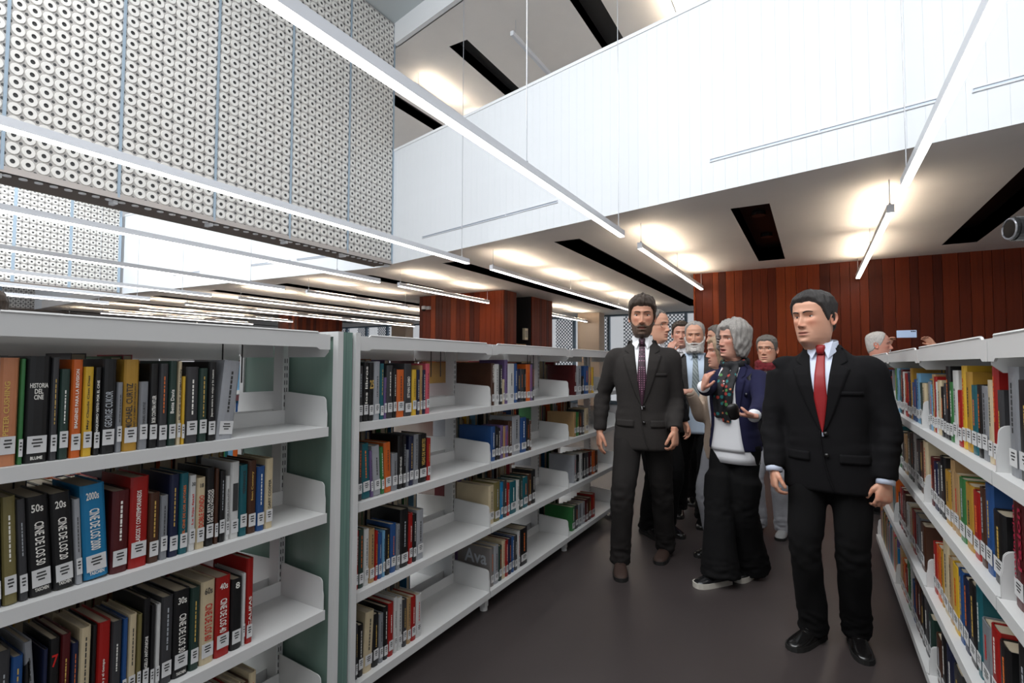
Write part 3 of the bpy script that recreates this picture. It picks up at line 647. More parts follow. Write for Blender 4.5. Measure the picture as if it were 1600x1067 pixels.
shelf_row(LX, LZ[3], 1, B, 3, [(1300,1316,110,'v',{'d':.24}),(1318,1334,100,'d'),(1336,1352,95,'g'),(1354,1372,85,'f'),(1374,1388,70,'m'),(1390,1406,60,'h'),(1408,1426,40,'r')], *Z4)
# cover lettering that faces the camera
def cover_text(o, s, ink, x0, x1, z0, z1):
    # on the left cover (local -y face) of a book
    me = text_mesh(s, ink, True)[0]; c = link('cover_title', me, o); c.matrix_local = Matrix(((x1-x0,0,0,x0),(0,0,-1,-.0006),(0,z1-z0,0,z0),(0,0,0,1)))
for o in list(COL.objects):
    l = o.get('label', '')
    if l.startswith('maroon') and 'first from left on bottom shelf of second' in l: cover_text(o, 'Ava', 'g', -.19, -.03, .12, .20); o['label'] = 'grey book with Ava on its cover, bottom shelf after glass panel'; o.data.materials[0] = mat('cover_ava_grey', (.46,.44,.43), .5)
# ---- right bookcases: rows from the far end to the near end
rng = random.Random(21)
RROWS = {
 (0,0):'gkdwc', (0,1):'mkebntr', (0,2):'kehrkdgot', (0,3):'cnbkrwed',
 (1,0):'gltrwckdkvwryuekgcrd', (1,1):'mndkuttvurhbk', (1,2):'rouctybnkegrk', (1,3):'hkndsevb',
 (2,0):'vlemwrnubblsc', (2,1):'evdtskwdhc', (2,2):'krmhwcrgh', (2,3):'torvwbmhkds'}
for (bi, sh), cs in RROWS.items():
    y0, y1 = RB[bi]; z = RZ[sh]; y = y1-.02; Xs = RX+.03; zmax = ([RZT-.07]+[RZ[k]-.045 for k in range(3)])[sh]-z
    n = len(cs); avail = (y1-y0-.06); ws = [rng.uniform(.6,1.5) for _ in cs]; fill = {0:.8,1:.97,2:.97}[bi]; sc = min(avail*fill/sum(ws), .09)
    for i, ck in enumerate(cs):
        w = ws[i]*sc; h = min(rng.choice([.19,.205,.21,.23,.24,.25,.27])+rng.uniform(-.006,.006), zmax-.01); d = min(h*.72, .2); t = None; cm = None
        lab = None; st = True
        if (bi, sh, i) == (1,0,12): h = min(.285, zmax-.008); w = .05; lab = 'tall yellow book standing out on top shelf of second right bookcase'
        if (bi, sh, i) == (0,0,0): lab = 'grey book with red and black lettering on its cover, right edge'
        if (bi, sh, i) == (0,1,0): w = .075; h = .27; lab = 'big dark maroon book with red cursive lettering on right bookcase'; t = [('Imaginacion','m','up',.1,.42,.2,.9),('Pasion','m','up',.5,.9,.35,.9)]
        if (bi, sh, i) == (0,2,0): w = .075; h = .29; lab = 'big black book low on the nearest right bookcase'
        if (bi, sh, i) == (2,0,12): lab = 'cream book with ARTE on its cover, top shelf of third right bookcase'
        y -= w+.0015
        if y < y0+.02: break
        sw = size_word(h, w); nm = (sw+' '+CN[ck][0]).strip()
        lab = lab or '%s book %s from far end on %s shelf of %s right bookcase' % (nm, ORD[i], SHN[sh], ('nearest','second','third')[bi])
        o = book(Xs, y, z, -1, w, h, d, ck, lab, 'books on the right bookcases', 0., st, t, i+sh*40+bi*7, cover_mat=cm)
        if (bi, sh, i) == (0,0,0):
            # its far cover looks away; the near one (towards the camera) carries the lettering
            for s, ink, z0, z1 in (('fo','r',.19,.24),('de','r',.13,.17),('la mirada','k',.10,.115)): cover_text(o, s, ink, -.15, -.04, z0, z1)
        if (bi, sh, i) == (2,0,12):
            for s, ink, z0, z1 in (('ARTE','y',.17,.21),('de la I','k',.13,.16)): cover_text(o, s, ink, -.14, -.03, z0, z1)
# ---- books of the other sides and of the farthest right bookcase: seen only in slivers
def stuff_books(name, label, rows, sgn):
    mats = list(BM.values())+[M_page]; keys = list(BM.keys()); q = MB(); rr = random.Random(len(rows)*5+3)
    for X, z, y0, y1, zmax in rows:
        y = y0
        while y < y1:
            w = rr.uniform(.014,.045); h = min(rr.uniform(.19,.28), zmax); d = h*.7; k = rr.randrange(len(keys))
            q.box((X, y, z+.001), (X-sgn*.003, y+w, z+h), k); q.box((X-sgn*.003, y, z+.001), (X-sgn*d, y+.002, z+h), k); q.box((X-sgn*.003, y+w-.002, z+.001), (X-sgn*d, y+w, z+h), k)
            q.box((X-sgn*.003, y+.002, z+.004), (X-sgn*(d-.004), y+w-.002, z+h-.004), len(mats)-1); y += w+.002
    tag(q.obj(name, mats), label, 'books', kind='stuff')
rr = random.Random(9); rows = []
for (a, b) in BAYS:
    for i, z in enumerate(LZ):
        s0 = a+rr.uniform(.03,.3); rows.append((LX-.6+.03, z, s0, min(b-.04, s0+rr.uniform(.45,.8)), .28))
stuff_books('book_rows', 'rows of books on the bookcase past the left edge of the photo', [(LX-.032, z, -.60, .2, .26) for z in LZ], 1)
stuff_books('book_rows', 'rows of books on the rear side of the left bookcases, seen through gaps', rows, -1)
rr = random.Random(12); rows = []
for k in range(5):
    for z in LZ: s0 = -.66+k*1.04+rr.uniform(0,.2); rows.append((-4.53, z, s0, s0+rr.uniform(.4,.8), .28))
stuff_books('book_rows', 'rows of books on the row of bookcases behind, seen through gaps', rows, 1)
rows = [(RX+.03, z, RB[3][0]+.05, RB[3][1]-.05, .24) for z in RZ]
stuff_books('book_rows', 'rows of books on the farthest right bookcase behind the red-tied man', rows, -1)
# ================================================================ PEOPLE
from mathutils.bvhtree import BVHTree
def sm(x, a, b):
    t = np.clip((x-a)/(b-a), 0, 1); return t*t*(3-2*t)
def remesh(mb, voxel, it=6):
    me = mb.mesh('tmp', [M_white]); o = bpy.data.objects.new('tmp', me)
    m = o.modifiers.new('r', 'REMESH'); m.mode = 'VOXEL'; m.voxel_size = voxel
    if it: s = o.modifiers.new('s', 'SMOOTH'); s.factor = .5; s.iterations = it
    e = evaluated_mesh(o)
    V = np.empty(len(e.vertices)*3); e.vertices.foreach_get('co', V); V = V.reshape(-1, 3)
    N = np.empty(len(e.vertices)*3); e.vertices.foreach_get('normal', N); N = N.reshape(-1, 3)
    F = [tuple(p.vertices) for p in e.polygons]
    bpy.data.objects.remove(o); bpy.data.meshes.remove(e); bpy.data.meshes.remove(me)
    return V, F, N
def nz(P, s, seed=0.):
    return np.array([mnoise.noise(Vector((p[0]*s[0]+seed, p[1]*s[1]+seed*.7, p[2]*s[2]-seed))) for p in P])
def wrinkle(V, N, amp, s, seed): return V+N*(amp*nz(V, s, seed))[:, None]
HZ = np.array([-.24,-.19,-.150,-.128,-.117,-.105,-.090,-.070,-.045,-.015,.010,.035,.065,.090,.108,.119,.1245])
HW = np.array([.064,.055,.0525,.0515,.048,.053,.0595,.0640,.0675,.0715,.0735,.0745,.0740,.0665,.0500,.0300,.004])
HF = np.array([.050,.040,.040,.052,.072,.083,.0865,.0865,.0865,.0865,.0850,.0885,.0870,.0740,.0530,.0310,.004])
HB = np.array([.070,.068,.068,.069,.070,.071,.0725,.0770,.0840,.0920,.0970,.0990,.0980,.0860,.0630,.0360,.004])
HE = np.array([1.,1.,1.,1.02,1.06,1.10,1.10,1.06,1.00,.97,.95,.94,.96,1.,1.,1.,1.])
def face_disp(x, z, p):
    G = lambda cx, cz, sx, sz: np.exp(-((np.abs(x)-cx)/sx)**2-((z-cz)/sz)**2)
    d = -.0125*G(.031,.010,.0155,.0105)-.004*G(.016,.012,.008,.014)
    d += .0045*G(.028,.031,.020,.0075)+.002*G(0,.034,.02,.01)
    hn = np.interp(z, [-.048,-.043,-.036,-.028,-.015,.005,.022,.034,.05], [0,.006,.0215,.0245,.0185,.0105,.0055,.003,0])*p.get('nose', 1.)
    wn = np.interp(z, [-.048,-.034,-.02,.01,.035], [.0125,.0125,.0100,.0080,.010])
    d += hn*np.exp(-(x/wn)**2)
    d += .0085*G(.0135,-.0355,.0065,.0065)-.003*G(.0225,-.034,.005,.008)
    d += .0045*G(.043,-.012,.018,.013)
    mo = p.get('mouth', 0.)
    d += .0050*G(0,-.0605,.021,.0052)+.0060*G(0,-.0755-mo*.6,.0185,.0055)
    d += -.0055*np.exp(-(x/.023)**4-((z+.068+mo*.3)/(.0022+mo*.5))**2)*(1+mo*180)
    d += -.0040*G(0,-.0885-mo,.020,.006)+.0060*G(0,-.104,.020,.010)-.0020*G(0,-.050,.004,.006)
    d += -.0035*G(.034,-.045,.006,.020)*p.get('fold', .6)
    d += -.003*G(.050,-.062,.016,.02)*p.get('gaunt', .5)
    return d
_t = np.linspace(-1, 1, 129)[:-1]; HA = np.sign(_t)*PI*(np.abs(_t)*.52+.48*np.abs(_t)**2.2)
HZG = np.concatenate([np.linspace(-.235,-.13,9)[:-1], np.linspace(-.13,.055,84)[:-1], np.linspace(.055,.1243,26)])
def head_grid(p):
    A, Z = np.meshgrid(HA, HZG); w = np.interp(Z, HZ, HW)*p.get('wide', 1.); f = np.interp(Z, HZ, HF); b = np.interp(Z, HZ, HB); e = np.interp(Z, HZ, HE)
    # jaw wider behind than at the chin
    s, c = np.sin(A), np.cos(A)
    x = w*np.sign(s)*np.abs(s)**e
    y = np.where(c > 0, -f*np.abs(c)**e, b*np.abs(c)**1.0)
    y = y+np.interp(Z, [-.24,-.15,-.11], [.030,.022,0])
    m = np.clip(c, 0, 1)**.6
    y = y-face_disp(x, Z, p)*m
    return A, Z, x, y
def grid_faces(nr, nc, keep=None):
    F = []
    for r in range(nr-1):
        for c in range(nc):
            q = (r*nc+c, r*nc+(c+1) % nc, (r+1)*nc+(c+1) % nc, (r+1)*nc+c)
            if keep is None or all(keep[k] for k in q): F.append(q)
    return F
def hair_tab(kind):
    T = {'short': ([0,25,42,58,72,84,92,104,120,180], [.074,.078,.070,.048,.005,-.018,.020,-.030,-.055,-.085]),
         'short_low': ([0,25,42,58,72,84,92,104,120,180], [.062,.064,.060,.042,.000,-.030,.020,-.030,-.055,-.090]),
         'receding': ([0,20,40,60,75,85,93,105,120,180], [.098,.104,.094,.060,.010,-.012,.022,-.030,-.055,-.085]),
         'bald': ([0,40,70,80,90,100,120,180], [.130,.128,.070,.005,.022,-.025,-.05,-.08]),
         'bob': ([0,22,40,52,64,80,100,180], [.066,.074,.062,.020,-.060,-.098,-.105,-.115]),
         'long': ([0,22,40,54,66,80,100,180], [.070,.076,.058,.010,-.08,-.14,-.16,-.17])}
    return T[kind]
def make_head(p, parent, M, skinm):
    """head, neck, ears with face; returns arrays in person space plus builds hair, eyes, brows, glasses"""
    A, Z, x, y = head_grid(p); nr, nc = A.shape
    V = np.stack([x, y, Z], -1).reshape(-1, 3); F = grid_faces(nr, nc)
    top = len(V); V = np.vstack([V, [[0, .002, .125]]]); F += [((nr-1)*nc+c, (nr-1)*nc+(c+1) % nc, top) for c in range(nc)]
    sk = np.array(lin(p.get('skin', (.80,.60,.50)))); C = np.tile(sk, (len(V), 1)); X, Zz, Y = V[:, 0], V[:, 2], V[:, 1]
    front = (Y < -.03)
    G = lambda cx, cz, sx, sz: np.exp(-((np.abs(X)-cx)/sx)**2-((Zz-cz)/sz)**2)*front
    def mixc(k, c):
        nonlocal C
        k = np.clip(k, 0, 1)[:, None]; C = C*(1-k)+np.array(lin(c))[None]*k
    mo = p.get('mouth', 0.)
    red = tuple(np.clip(np.array(p.get('skin', (.80,.60,.50)))*[1.02,.84,.80], 0, 1))
    mixc(.55*G(.040,-.02,.02,.018), red); mixc(.5*G(0,-.03,.014,.012), red)
    if p.get('stubble'):
        st = sm(-Zz, .045-.0, .075)*sm(-Y, -.03, .04)*(Zz > -.135)+sm(-Zz, .040, .050)*(np.abs(X) < .026)*front; mixc(np.clip(st, 0, 1)*p['stubble'], p.get('stubcol', (.32,.24,.20)))
    lip = np.clip(np.exp(-(X/.0225)**4-((Zz+.068+mo*.3)/(.0095+mo*.6))**4), 0, 1)*front; mixc(lip*.8, p.get('lips', (.66,.40,.36)))
    mixc(np.exp(-(X/.021)**4-((Zz+.068+mo*.3)/(.0016+mo*.45))**2)*front, (.22,.09,.08))
    mixc(np.exp(-((np.abs(X)-.0085)/.0040)**2-((Zz+.0415)/.0022)**2)*front*.8, (.30,.15,.12))
    # ears
    EV, EF, EC = [], [], []
    for s in (-1, 1):
        n0 = len(V)+len(EV); nu, nv = 14, 9; ring = []
        for i in range(nu):
            a = 2*PI*i/nu
            for j in range(nv):
                t = j/(nv-1); r = 1-t
                ey = .021*math.cos(a)*r*(.80 if math.sin(a) < 0 else 1.); ez = .031*math.sin(a)*r
                bul = (.008*math.exp(-((r-.86)/.16)**2)+.006*math.exp(-(r/.3)**2)+.004)
                EV.append((s*(np.interp(0.0, HZ, HW)*p.get('wide', 1.)-.006+bul+.010*(.5+.5*math.cos(a))*r), .018+ey+ez*.2, -.004+ez)); EC.append(np.array(lin(red))*.5+sk*.5)
        for i in range(nu):
            for j in range(nv-1):
                q = (n0+i*nv+j, n0+((i+1) % nu)*nv+j, n0+((i+1) % nu)*nv+j+1, n0+i*nv+j+1); EF.append(q if s > 0 else q[::-1])
    V = np.vstack([V, EV]); C = np.vstack([C, EC]); F = F+EF
    Mt = np.array(M); tf = lambda P: np.asarray(P)@Mt[:3, :3].T+Mt[:3, 3]
    # radial direction for shells
    P0 = np.stack([x, y, Z], -1).reshape(-1, 3); ctr = np.array([0, .012, .03])
    nd = P0-ctr; nd[:, 2] = np.where(P0[:, 2] < .04, nd[:, 2]*.15, nd[:, 2]); nd /= np.linalg.norm(nd, axis=1)[:, None]
    ad = np.degrees(np.abs(A)).ravel(); zz = Z.ravel(); sgn = np.sign(A).ravel()
    hm = p.get('hair')
    if hm:
        ta, tz = hair_tab(hm); hl = np.interp(ad, ta, tz)
        if hm in ('bob','long'): hl = hl-.006*np.sin(ad*.15)
        nn = nz(np.stack([A.ravel()*5, zz*26, zz*0], -1), (1,1,1), p.get('seed', 0)); n2 = nz(P0, (70,70,18), p.get('seed', 0)+5)
        hl = hl+.004*nn; k = sm(zz, hl-.002, hl+.016)
        tt = p.get('hair_t', .018)*(.55+.45*sm(zz, .02, .10))
        if hm in ('bob','long'): tt = p.get('hair_t', .03)*(.75+.35*sm(ad, 40, 90)); k = np.maximum(k*1., 0)
        if 'quiff' in p: tt = tt+p['quiff']*np.exp(-(ad/45)**2)*sm(zz, .06, .10)
        part = p.get('part')
        if part is not None: tt = tt*(1-.5*np.exp(-((P0[:, 0]-part)/.008)**2)*(zz > .085)*(P0[:, 1] < .03))
        T = k*tt*(1+.22*nn+.30*n2)-.0015*(1-k); HV = P0+nd*T[:, None]
        keep = (zz > hl-.004); HFc = grid_faces(nr, nc, keep); tp = len(HV); HV = np.vstack([HV, [[0, .004, .1245+p.get('hair_t', .018)]]]); HFc += [((nr-1)*nc+c, (nr-1)*nc+(c+1) % nc, tp) for c in range(nc)]
        used = sorted({i for f in HFc for i in f}); mp = {a: b for b, a in enumerate(used)}
        q = MB().add(tf(HV[used]), [tuple(mp[i] for i in f) for f in HFc]); q.obj('hair', p['hairm'], parent, True)
    if p.get('beard'):
        bt = p['beard']; up = np.interp(ad, [0,14,22,40,60,75,86], [-.046,-.046,-.050,-.052,-.034,.000,.012]); lo = -.132
        xx = P0[:, 0]; mouth = np.exp(-(xx/.0215)**4-((zz+.068)/.0085)**4)
        k = sm(up-zz, -.001, .010)*sm(zz, lo, lo+.012)*(1-mouth)*(ad < 90)*(1-sm(ad, 80, 89)); n2 = nz(P0, (90,90,30), 3)
        Tk = k*bt*(1+.35*n2)*(1+p.get('beard_chin', 0)*sm(-zz, .075, .115))-.001*(1-k); BV = P0+nd*Tk[:, None]; BV[:, 2] -= k*p.get('beard_drop', 0)*sm(-zz, .08, .12)
        keep = k > .04; BF = grid_faces(nr, nc, keep); used = sorted({i for f in BF for i in f}); mp = {a: b for b, a in enumerate(used)}
        if used: MB().add(tf(BV[used]), [tuple(mp[i] for i in f) for f in BF]).obj('beard', p.get('beardm', p.get('hairm')), parent, True)
    # surface look-up for eyes, brows and glasses
    def sy(px, pz):
        w = np.interp(pz, HZ, HW)*p.get('wide', 1.); f = np.interp(pz, HZ, HF); e = np.interp(pz, HZ, HE); s = min(abs(px)/w, .999)**(1/e); c = math.sqrt(1-s*s)
        return -f*c**e-face_disp(np.array([px]), np.array([pz]), p)[0]*c**.6
    ey = []
    for s in (-1, 1):
        cx, cz = s*.0312, .0095; cy = sy(cx, cz)+.0035; n, mm = 18, 10; PV = []; PC = []; gz = p.get('gaze', 0.)
        op = p.get('eye_open', 1.)
        for j in range(mm+1):
            t = j/mm
            for i in range(n):
                a = 2*PI*i/n; ux, uz = t*math.cos(a), t*math.sin(a); uz2 = uz*(1 if uz < 0 else 1.1)
                PV.append((cx+.0150*ux, cy-.0070*math.sqrt(max(0, 1-t*t))+abs(ux)*.0015, cz+.0064*op*uz2*(1-.45*ux*ux)))
                dr = math.hypot(.0150*ux-gz*.006, .0064*op*uz2-.0005)
                PC.append(lin((.05,.04,.04)) if dr < .0026 else (lin(p.get('iris', (.26,.17,.11))) if dr < .0058 else lin((.86,.83,.80))))
        PF = [(j*n+i, j*n+(i+1) % n, (j+1)*n+(i+1) % n, (j+1)*n+i) for j in range(mm) for i in range(n)]
        ey.append((PV, PF, PC))
    q = MB(); n = 14
    for s in (-1, 1):
        bp = []; br = []
        for i in range(n):
            t = i/(n-1); bx = s*(.0125+.036*t); bz = .0275+.0075*math.sin(PI*min(1, t*1.05)*.72)-.004*t+p.get('brow', 0)*(.5-t)*.01
            bp.append((bx, sy(bx, bz)-.0012, bz)); br.append(.0042*(1-.75*t**2)*p.get('brow_t', 1.))
        q.tube(tf(bp).tolist(), [r*1. for r in br], 6, flat=.6)
    q.obj('eyebrows', p.get('browm', p.get('hairm')), parent, True)
    lash = MB()
    for s in (-1, 1):
        lp = []
        for i in range(9):
            u = -1+2*i/8; lx = s*.0312+.0152*u; lz = .0095+.0070*p.get('eye_open', 1.)*(1-.55*u*u)-.001; lp.append((lx, sy(s*.0312, .0095)-.0035*(1-u*u)+.0020, lz))
        lash.tube(tf(lp).tolist(), .0011, 5)
    lash.obj('upper_lids', mat('lash_dark', (.22,.14,.12), .7), parent, True)
    if p.get('glasses'):
        gl = MB()
        for s in (-1, 1):
            n = 20; c = [(s*.0325+.023*math.copysign(abs(math.cos(2*PI*i/n))**.7, math.cos(2*PI*i/n)), sy(.031,.01)-.010+.004*abs(math.cos(2*PI*i/n)), .006+.0175*math.copysign(abs(math.sin(2*PI*i/n))**.7, math.sin(2*PI*i/n))) for i in range(n+1)]
            gl.tube(tf(c).tolist(), .0017, 5, cap=False); gl.tube(tf([(s*.055, sy(.031,.01)-.006, .012), (s*.073, -.04, .012), (s*.078, .02, .010)]).tolist(), .0017, 5)
        gl.tube(tf([(-.010, sy(.0,.012)-.001, .010), (0, sy(0,.014)-.003, .013), (.010, sy(.0,.012)-.001, .010)]).tolist(), .0016, 5)
        gl.obj('glasses', p['glasses'], parent, True)
    eyes = [(tf(a), b, c) for a, b, c in ey]
    return tf(V), F, C, eyes
def frame(D, N):
    D = Vector(D).normalized(); N = Vector(N); N = (N-D*N.dot(D)).normalized(); return D, N
def hand_mb(mb, W, D, N, thumb, curl=(.25,.45,.35), spread=.0, tcurl=.3, size=1., each=None):
    """palm + five fingers; W wrist, D pointing direction, N palm normal, thumb=+1/-1 side (S = D x N * thumb)"""
    D, N = frame(D, N); S = D.cross(N)*thumb; W = Vector(W)
    L = lambda d, s, n: W+(D*d+S*s+N*n)*size
    RG = []
    for d, hw, ht in ((-.03,.024,.019),(0,.026,.019),(.025,.034,.018),(.055,.0405,.0155),(.080,.0405,.0125),(.092,.036,.008)):
        RG.append([tuple(L(d, hw*math.copysign(abs(math.cos(a))**.7, math.cos(a)), ht*math.copysign(abs(math.sin(a))**.8, math.sin(a)))) for a in [2*PI*k/14 for k in range(14)]])
    mb.rings(RG)
    for i, (so, ln, r) in enumerate(((.0300,.071,.0092),(.0102,.079,.0095),(-.0105,.073,.0090),(-.0300,.056,.0080))):
        c = each[i] if each else curl; p = L(.080-abs(so)*.12-(.006 if i == 3 else 0), so, 0); ang = 0; pts = [L(.055, so*.9, 0), p]; rr = [r*1.02, r*1.06]
        sp = spread*(so/.03)
        for k, fr_ in enumerate((.45,.30,.25)):
            ang += c[k]*1.0; dirv = (D*math.cos(ang)+N*math.sin(ang))+S*sp; dirv.normalize()
            for h in (.5, 1.):
                pts.append(p+dirv*ln*fr_*h*size)
                rr.append(r*(1.0-.10*(k+h)+(.06 if h == 1. and k < 2 else 0)))
            p = pts[-1]
        pts.append(p+dirv*.004*size); rr.append(r*.40)
        mb.tube(pts, [q*size for q in rr], 9, up=tuple(N+S*.01))
    p0 = L(.012, .020, .004); d1 = (D*.75+S*.72+N*.25).normalized(); p1 = p0+d1*.036*size; d2 = (D*.92+S*.30+N*(.2+tcurl)).normalized(); p2 = p1+d2*.030*size; d3 = (D*.95+S*(.10-tcurl*.2)+N*(.2+tcurl*1.3)).normalized(); p3 = p2+d3*.026*size
    mb.tube([p0, p0.lerp(p1,.5), p1, p1.lerp(p2,.5), p2, p2.lerp(p3,.5), p3, p3+d3*.004], [r*size for r in (.015,.0150,.0125,.0108,.0110,.0102,.0085,.004)], 9)
def ik(a, b, l1, l2, pole):
    a, b = Vector(a), Vector(b); d = b-a; L = min(d.length, l1+l2-.003); u = d.normalized(); x = (L*L+l1*l1-l2*l2)/(2*L); h = math.sqrt(max(l1*l1-x*x, 0))
    q = Vector(pole); q = (q-u*q.dot(u)).normalized(); return a+u*x+q*h
def srings(tab, n=36, ex=2.5, lean=None):
    RG = []
    for z, w, f, b, cy in tab:
        rg = []
        for k in range(n):
            a = 2*PI*k/n; c, s = math.cos(a), math.sin(a); X = w*math.copysign(abs(c)**(2/ex), c); Y = (b if s > 0 else f)*math.copysign(abs(s)**(2/ex), s)+cy
            rg.append((X+(lean(z)[0] if lean else 0), Y+(lean(z)[1] if lean else 0), z))
        RG.append(rg)
    return RG
JK = [(.80,.205,.130,.125,.005),(.88,.203,.132,.130,.005),(.96,.196,.128,.128,.003),(1.06,.180,.120,.112,.0),(1.14,.182,.122,.112,.0),(1.24,.195,.130,.120,.0),(1.33,.198,.132,.128,.002),(1.385,.196,.124,.126,.008),(1.425,.182,.108,.116,.016),(1.46,.148,.090,.100,.022),(1.495,.108,.072,.082,.026),(1.525,.080,.062,.068,.028),(1.545,.070,.056,.060,.028)]
def jtab(wx=1., belly=0., hem=.80, scale=1., chest=1.):
    out = []
    for z, w, f, b, cy in JK:
        if z < hem-.001 and z != JK[0][0]: continue
        zz = max(z, hem); k = math.exp(-((z-1.05)/.13)**2)
        out.append((zz, w*wx*scale*.94, (f+belly*k)*scale*chest, b*scale, cy))
    o2 = []
    for r in out:
        if not o2 or r[0] > o2[-1][0]+.004: o2.append(r)
    return o2
def noise_col(name, a, b, sc=60): return mat(name, a, .8, var=.10, vscale=sc, bump=.15, bscale=350)
def person(label, pos, face, H, P):
    """pos world (x,y), face heading in degrees (0 = looking along -Y), H height. everything below in a 1.80 m frame"""
    s = H/1.80; root = thing('person', label, 'person', (pos[0], pos[1], 0), R(face), 'people walking between the bookcases'); root.scale = (s, s, s)
    inv = (Matrix.Translation((pos[0], pos[1], 0))@Matrix.Rotation(R(face), 4, 'Z')@Matrix.Diagonal((s, s, s, 1))).inverted()
    Lc = lambda v: inv@Vector(v)
    wx = P.get('wx', 1.); lean = P.get('lean', (0, 0)); ln = lambda z: (lean[0]*(z-.95)/.6, lean[1]*(z-.95)/.6) if z > .95 else (0, 0)
    body = MB(); bcol = []; skin = P.get('skinm') or vcol_mat('skin', .48, bump=.08, bscale=320)
    skc = lin(P['head'].get('skin', (.80,.60,.50)))
    # --- head
    hx, hy = ln(1.68); ho = P.get('head_off', (0, 0, 0))
    M = Matrix.Translation((hx+ho[0], hy-.022+ho[1], 1.677+ho[2]))@Matrix.Rotation(R(P.get('yaw', 0)), 4, 'Z')@Matrix.Rotation(R(P.get('pitch', 0)), 4, 'X')@Matrix.Rotation(R(P.get('roll', 0)), 4, 'Y')@Matrix.Scale(P.get('head_s', 1.06), 4)
    hV, hF, hC, eyes = make_head(P['head'], root, M, skin)
    body.add(hV, hF); bcol += [(*c, 1) for c in hC]
    # --- limbs: targets
    SH = {1: Vector((.172*wx+ln(1.45)[0], .015+ln(1.45)[1], 1.412)), -1: Vector((-.172*wx+ln(1.45)[0], .015+ln(1.45)[1], 1.412))}
    fabric = P.get('jm'); tm = P.get('tm')
    arms = {}
    for sd in (1, -1):
        a = P.get('armL' if sd > 0 else 'armR', {}) or {}
        w = Lc(a['w']) if 'w' in a else Vector((sd*(.285*wx), -.02, .855))
        if 'wl' in a: w = Vector(a['wl'])
        d = w-SH[sd]
        if d.length > .545: w = SH[sd]+d*(.545/d.length)
        el = ik(SH[sd], w, .292, .262, a.get('pole', (sd*.5, .9, -.1)))
        arms[sd] = (SH[sd], el, w, a)
    # hands
    hmb = MB()
    for sd in (1, -1):
        S, E_, Wp, a = arms[sd]; fd = (Wp-E_).normalized(); D = Vector(a.get('D', fd+Vector((0,-.15,-.2)))); N = Vector(a.get('N', (-sd, .15, 0)))
        hmb.tube([E_.lerp(Wp, .55), E_.lerp(Wp, .8), Wp], [.036,.030,.025], 12); 
        th = a.get('thumb'); Dn, Nn = frame(D, N); Sv = Dn.cross(Nn)
        if th is None: th = 1 if Sv.dot(Vector(a.get('T', (0,-1,.2)))) > 0 else -1
        hmb2 = MB(); hand_mb(hmb2, Wp, D, N, th, a.get('curl', (.35,.55,.4)), a.get('spread', .0), a.get('tcurl', .25), P.get('hand_s', .98), a.get('each'))
        hmb2.tube([E_.lerp(Wp, .62), E_.lerp(Wp, .8), Wp+Dn*.004], [.034,.029,.0225], 12)
        V, Fc, N_ = remesh(hmb2, .0036, 3); body.add(V, Fc)
        cc = np.tile(np.array(skc), (len(V), 1)); rd = np.array(lin(tuple(np.clip(np.array(P['head'].get('skin', (.80,.60,.50)))*[.98,.86,.83], 0, 1))))
        k = np.clip(nz(V, (45,45,45), 2)*.9+.15, 0, .7)[:, None]; cc = cc*(1-k)+rd[None]*k; bcol += [(*c, 1) for c in cc]
    # inner body so that the figure is continuous under the clothes
    n0 = len(body.v)
    body.rings(srings([(.93,.13,.08,.08,0),(1.1,.12,.07,.07,0),(1.35,.14,.08,.08,.01),(1.46,.10,.05,.06,.02),(1.52,.05,.045,.045,.02)], 16, 2, ln))
    LEG = {}
    for sd in (1, -1):
        S, E_, Wp, a = arms[sd]; body.tube([Vector((sd*.08, .015, 1.42)), S, E_, E_.lerp(Wp, .7)], [.05,.045,.034,.03], 10)
        f = P['footL' if sd > 0 else 'footR']; an = Lc((f[0], f[1], 0)); an.z = f[3] if len(f) > 3 else 0; ank = Vector((an.x, an.y, .085+an.z)); hp = Vector((sd*.088*wx, 0, .925))
        if (ank-hp).length > .875: hp = hp.copy()
        kn = ik(hp, ank, .432, .432, P.get('kpole', (sd*.08, -1, 0))); LEG[sd] = (hp, kn, ank, f[2]); body.tube([hp, kn, ank], [.06,.045,.035], 10)
    bcol += [(*skc, 1)]*(len(body.v)-n0)
    bo = body.obj('body', skin, root, True, cols=bcol)
    for PV, PF, PC in eyes: MB().add(PV, PF).obj('eye', vcol_mat('eye', .12, spec=.6), bo, True, cols=[(*c, 1) for c in PC])
    # --- trousers
    if tm:
        q = MB(); tw = P.get('tw', 1.)
        q.rings(srings([(.80,.10,.09,.10,.01),(.86,.168*wx,.108,.125,.008),(.93,.180*wx,.115,.130,.006),(1.0,.172*wx,.112,.112,.002),(1.07,.160*wx,.104,.098,0)], 28, 2.3, None))
        for sd in (1, -1):
            hp, kn, ank, hd = LEG[sd]; up = hp+Vector((0,0,.02)); low = ank+Vector((0, .005, -.035))
            path = catmull([up, hp.lerp(kn,.45), kn, kn.lerp(ank,.5), low], 5); rr = np.interp(np.linspace(0,1,len(path)), [0,.2,.45,.5,.75,1], np.array([.098,.094,.078,.075,.071,P.get('hemr', .069)])*[1,1,1,1,(1+tw)/2,tw])
            rr = rr*np.where(np.linspace(0,1,len(path)) > .3, tw, 1.)
            q.tube(path, list(rr), 16, up=(0,1,0))
        V, Fc, N_ = remesh(q, .0105, 5); leg = sm(-V[:, 2], -.95, -.2)[:, None]
        V = V+N_*((.0070*nz(V, (15,15,6), 1)+.0080*nz(V, (22,22,30), 4)*np.exp(-((V[:, 2]-.50)/.10)**2)+.0100*nz(V, (18,18,40), 7)*np.exp(-((V[:, 2]-.10)/.09)**2))[:, None])
        MB().add(V, Fc).obj('trousers', tm, root, True)
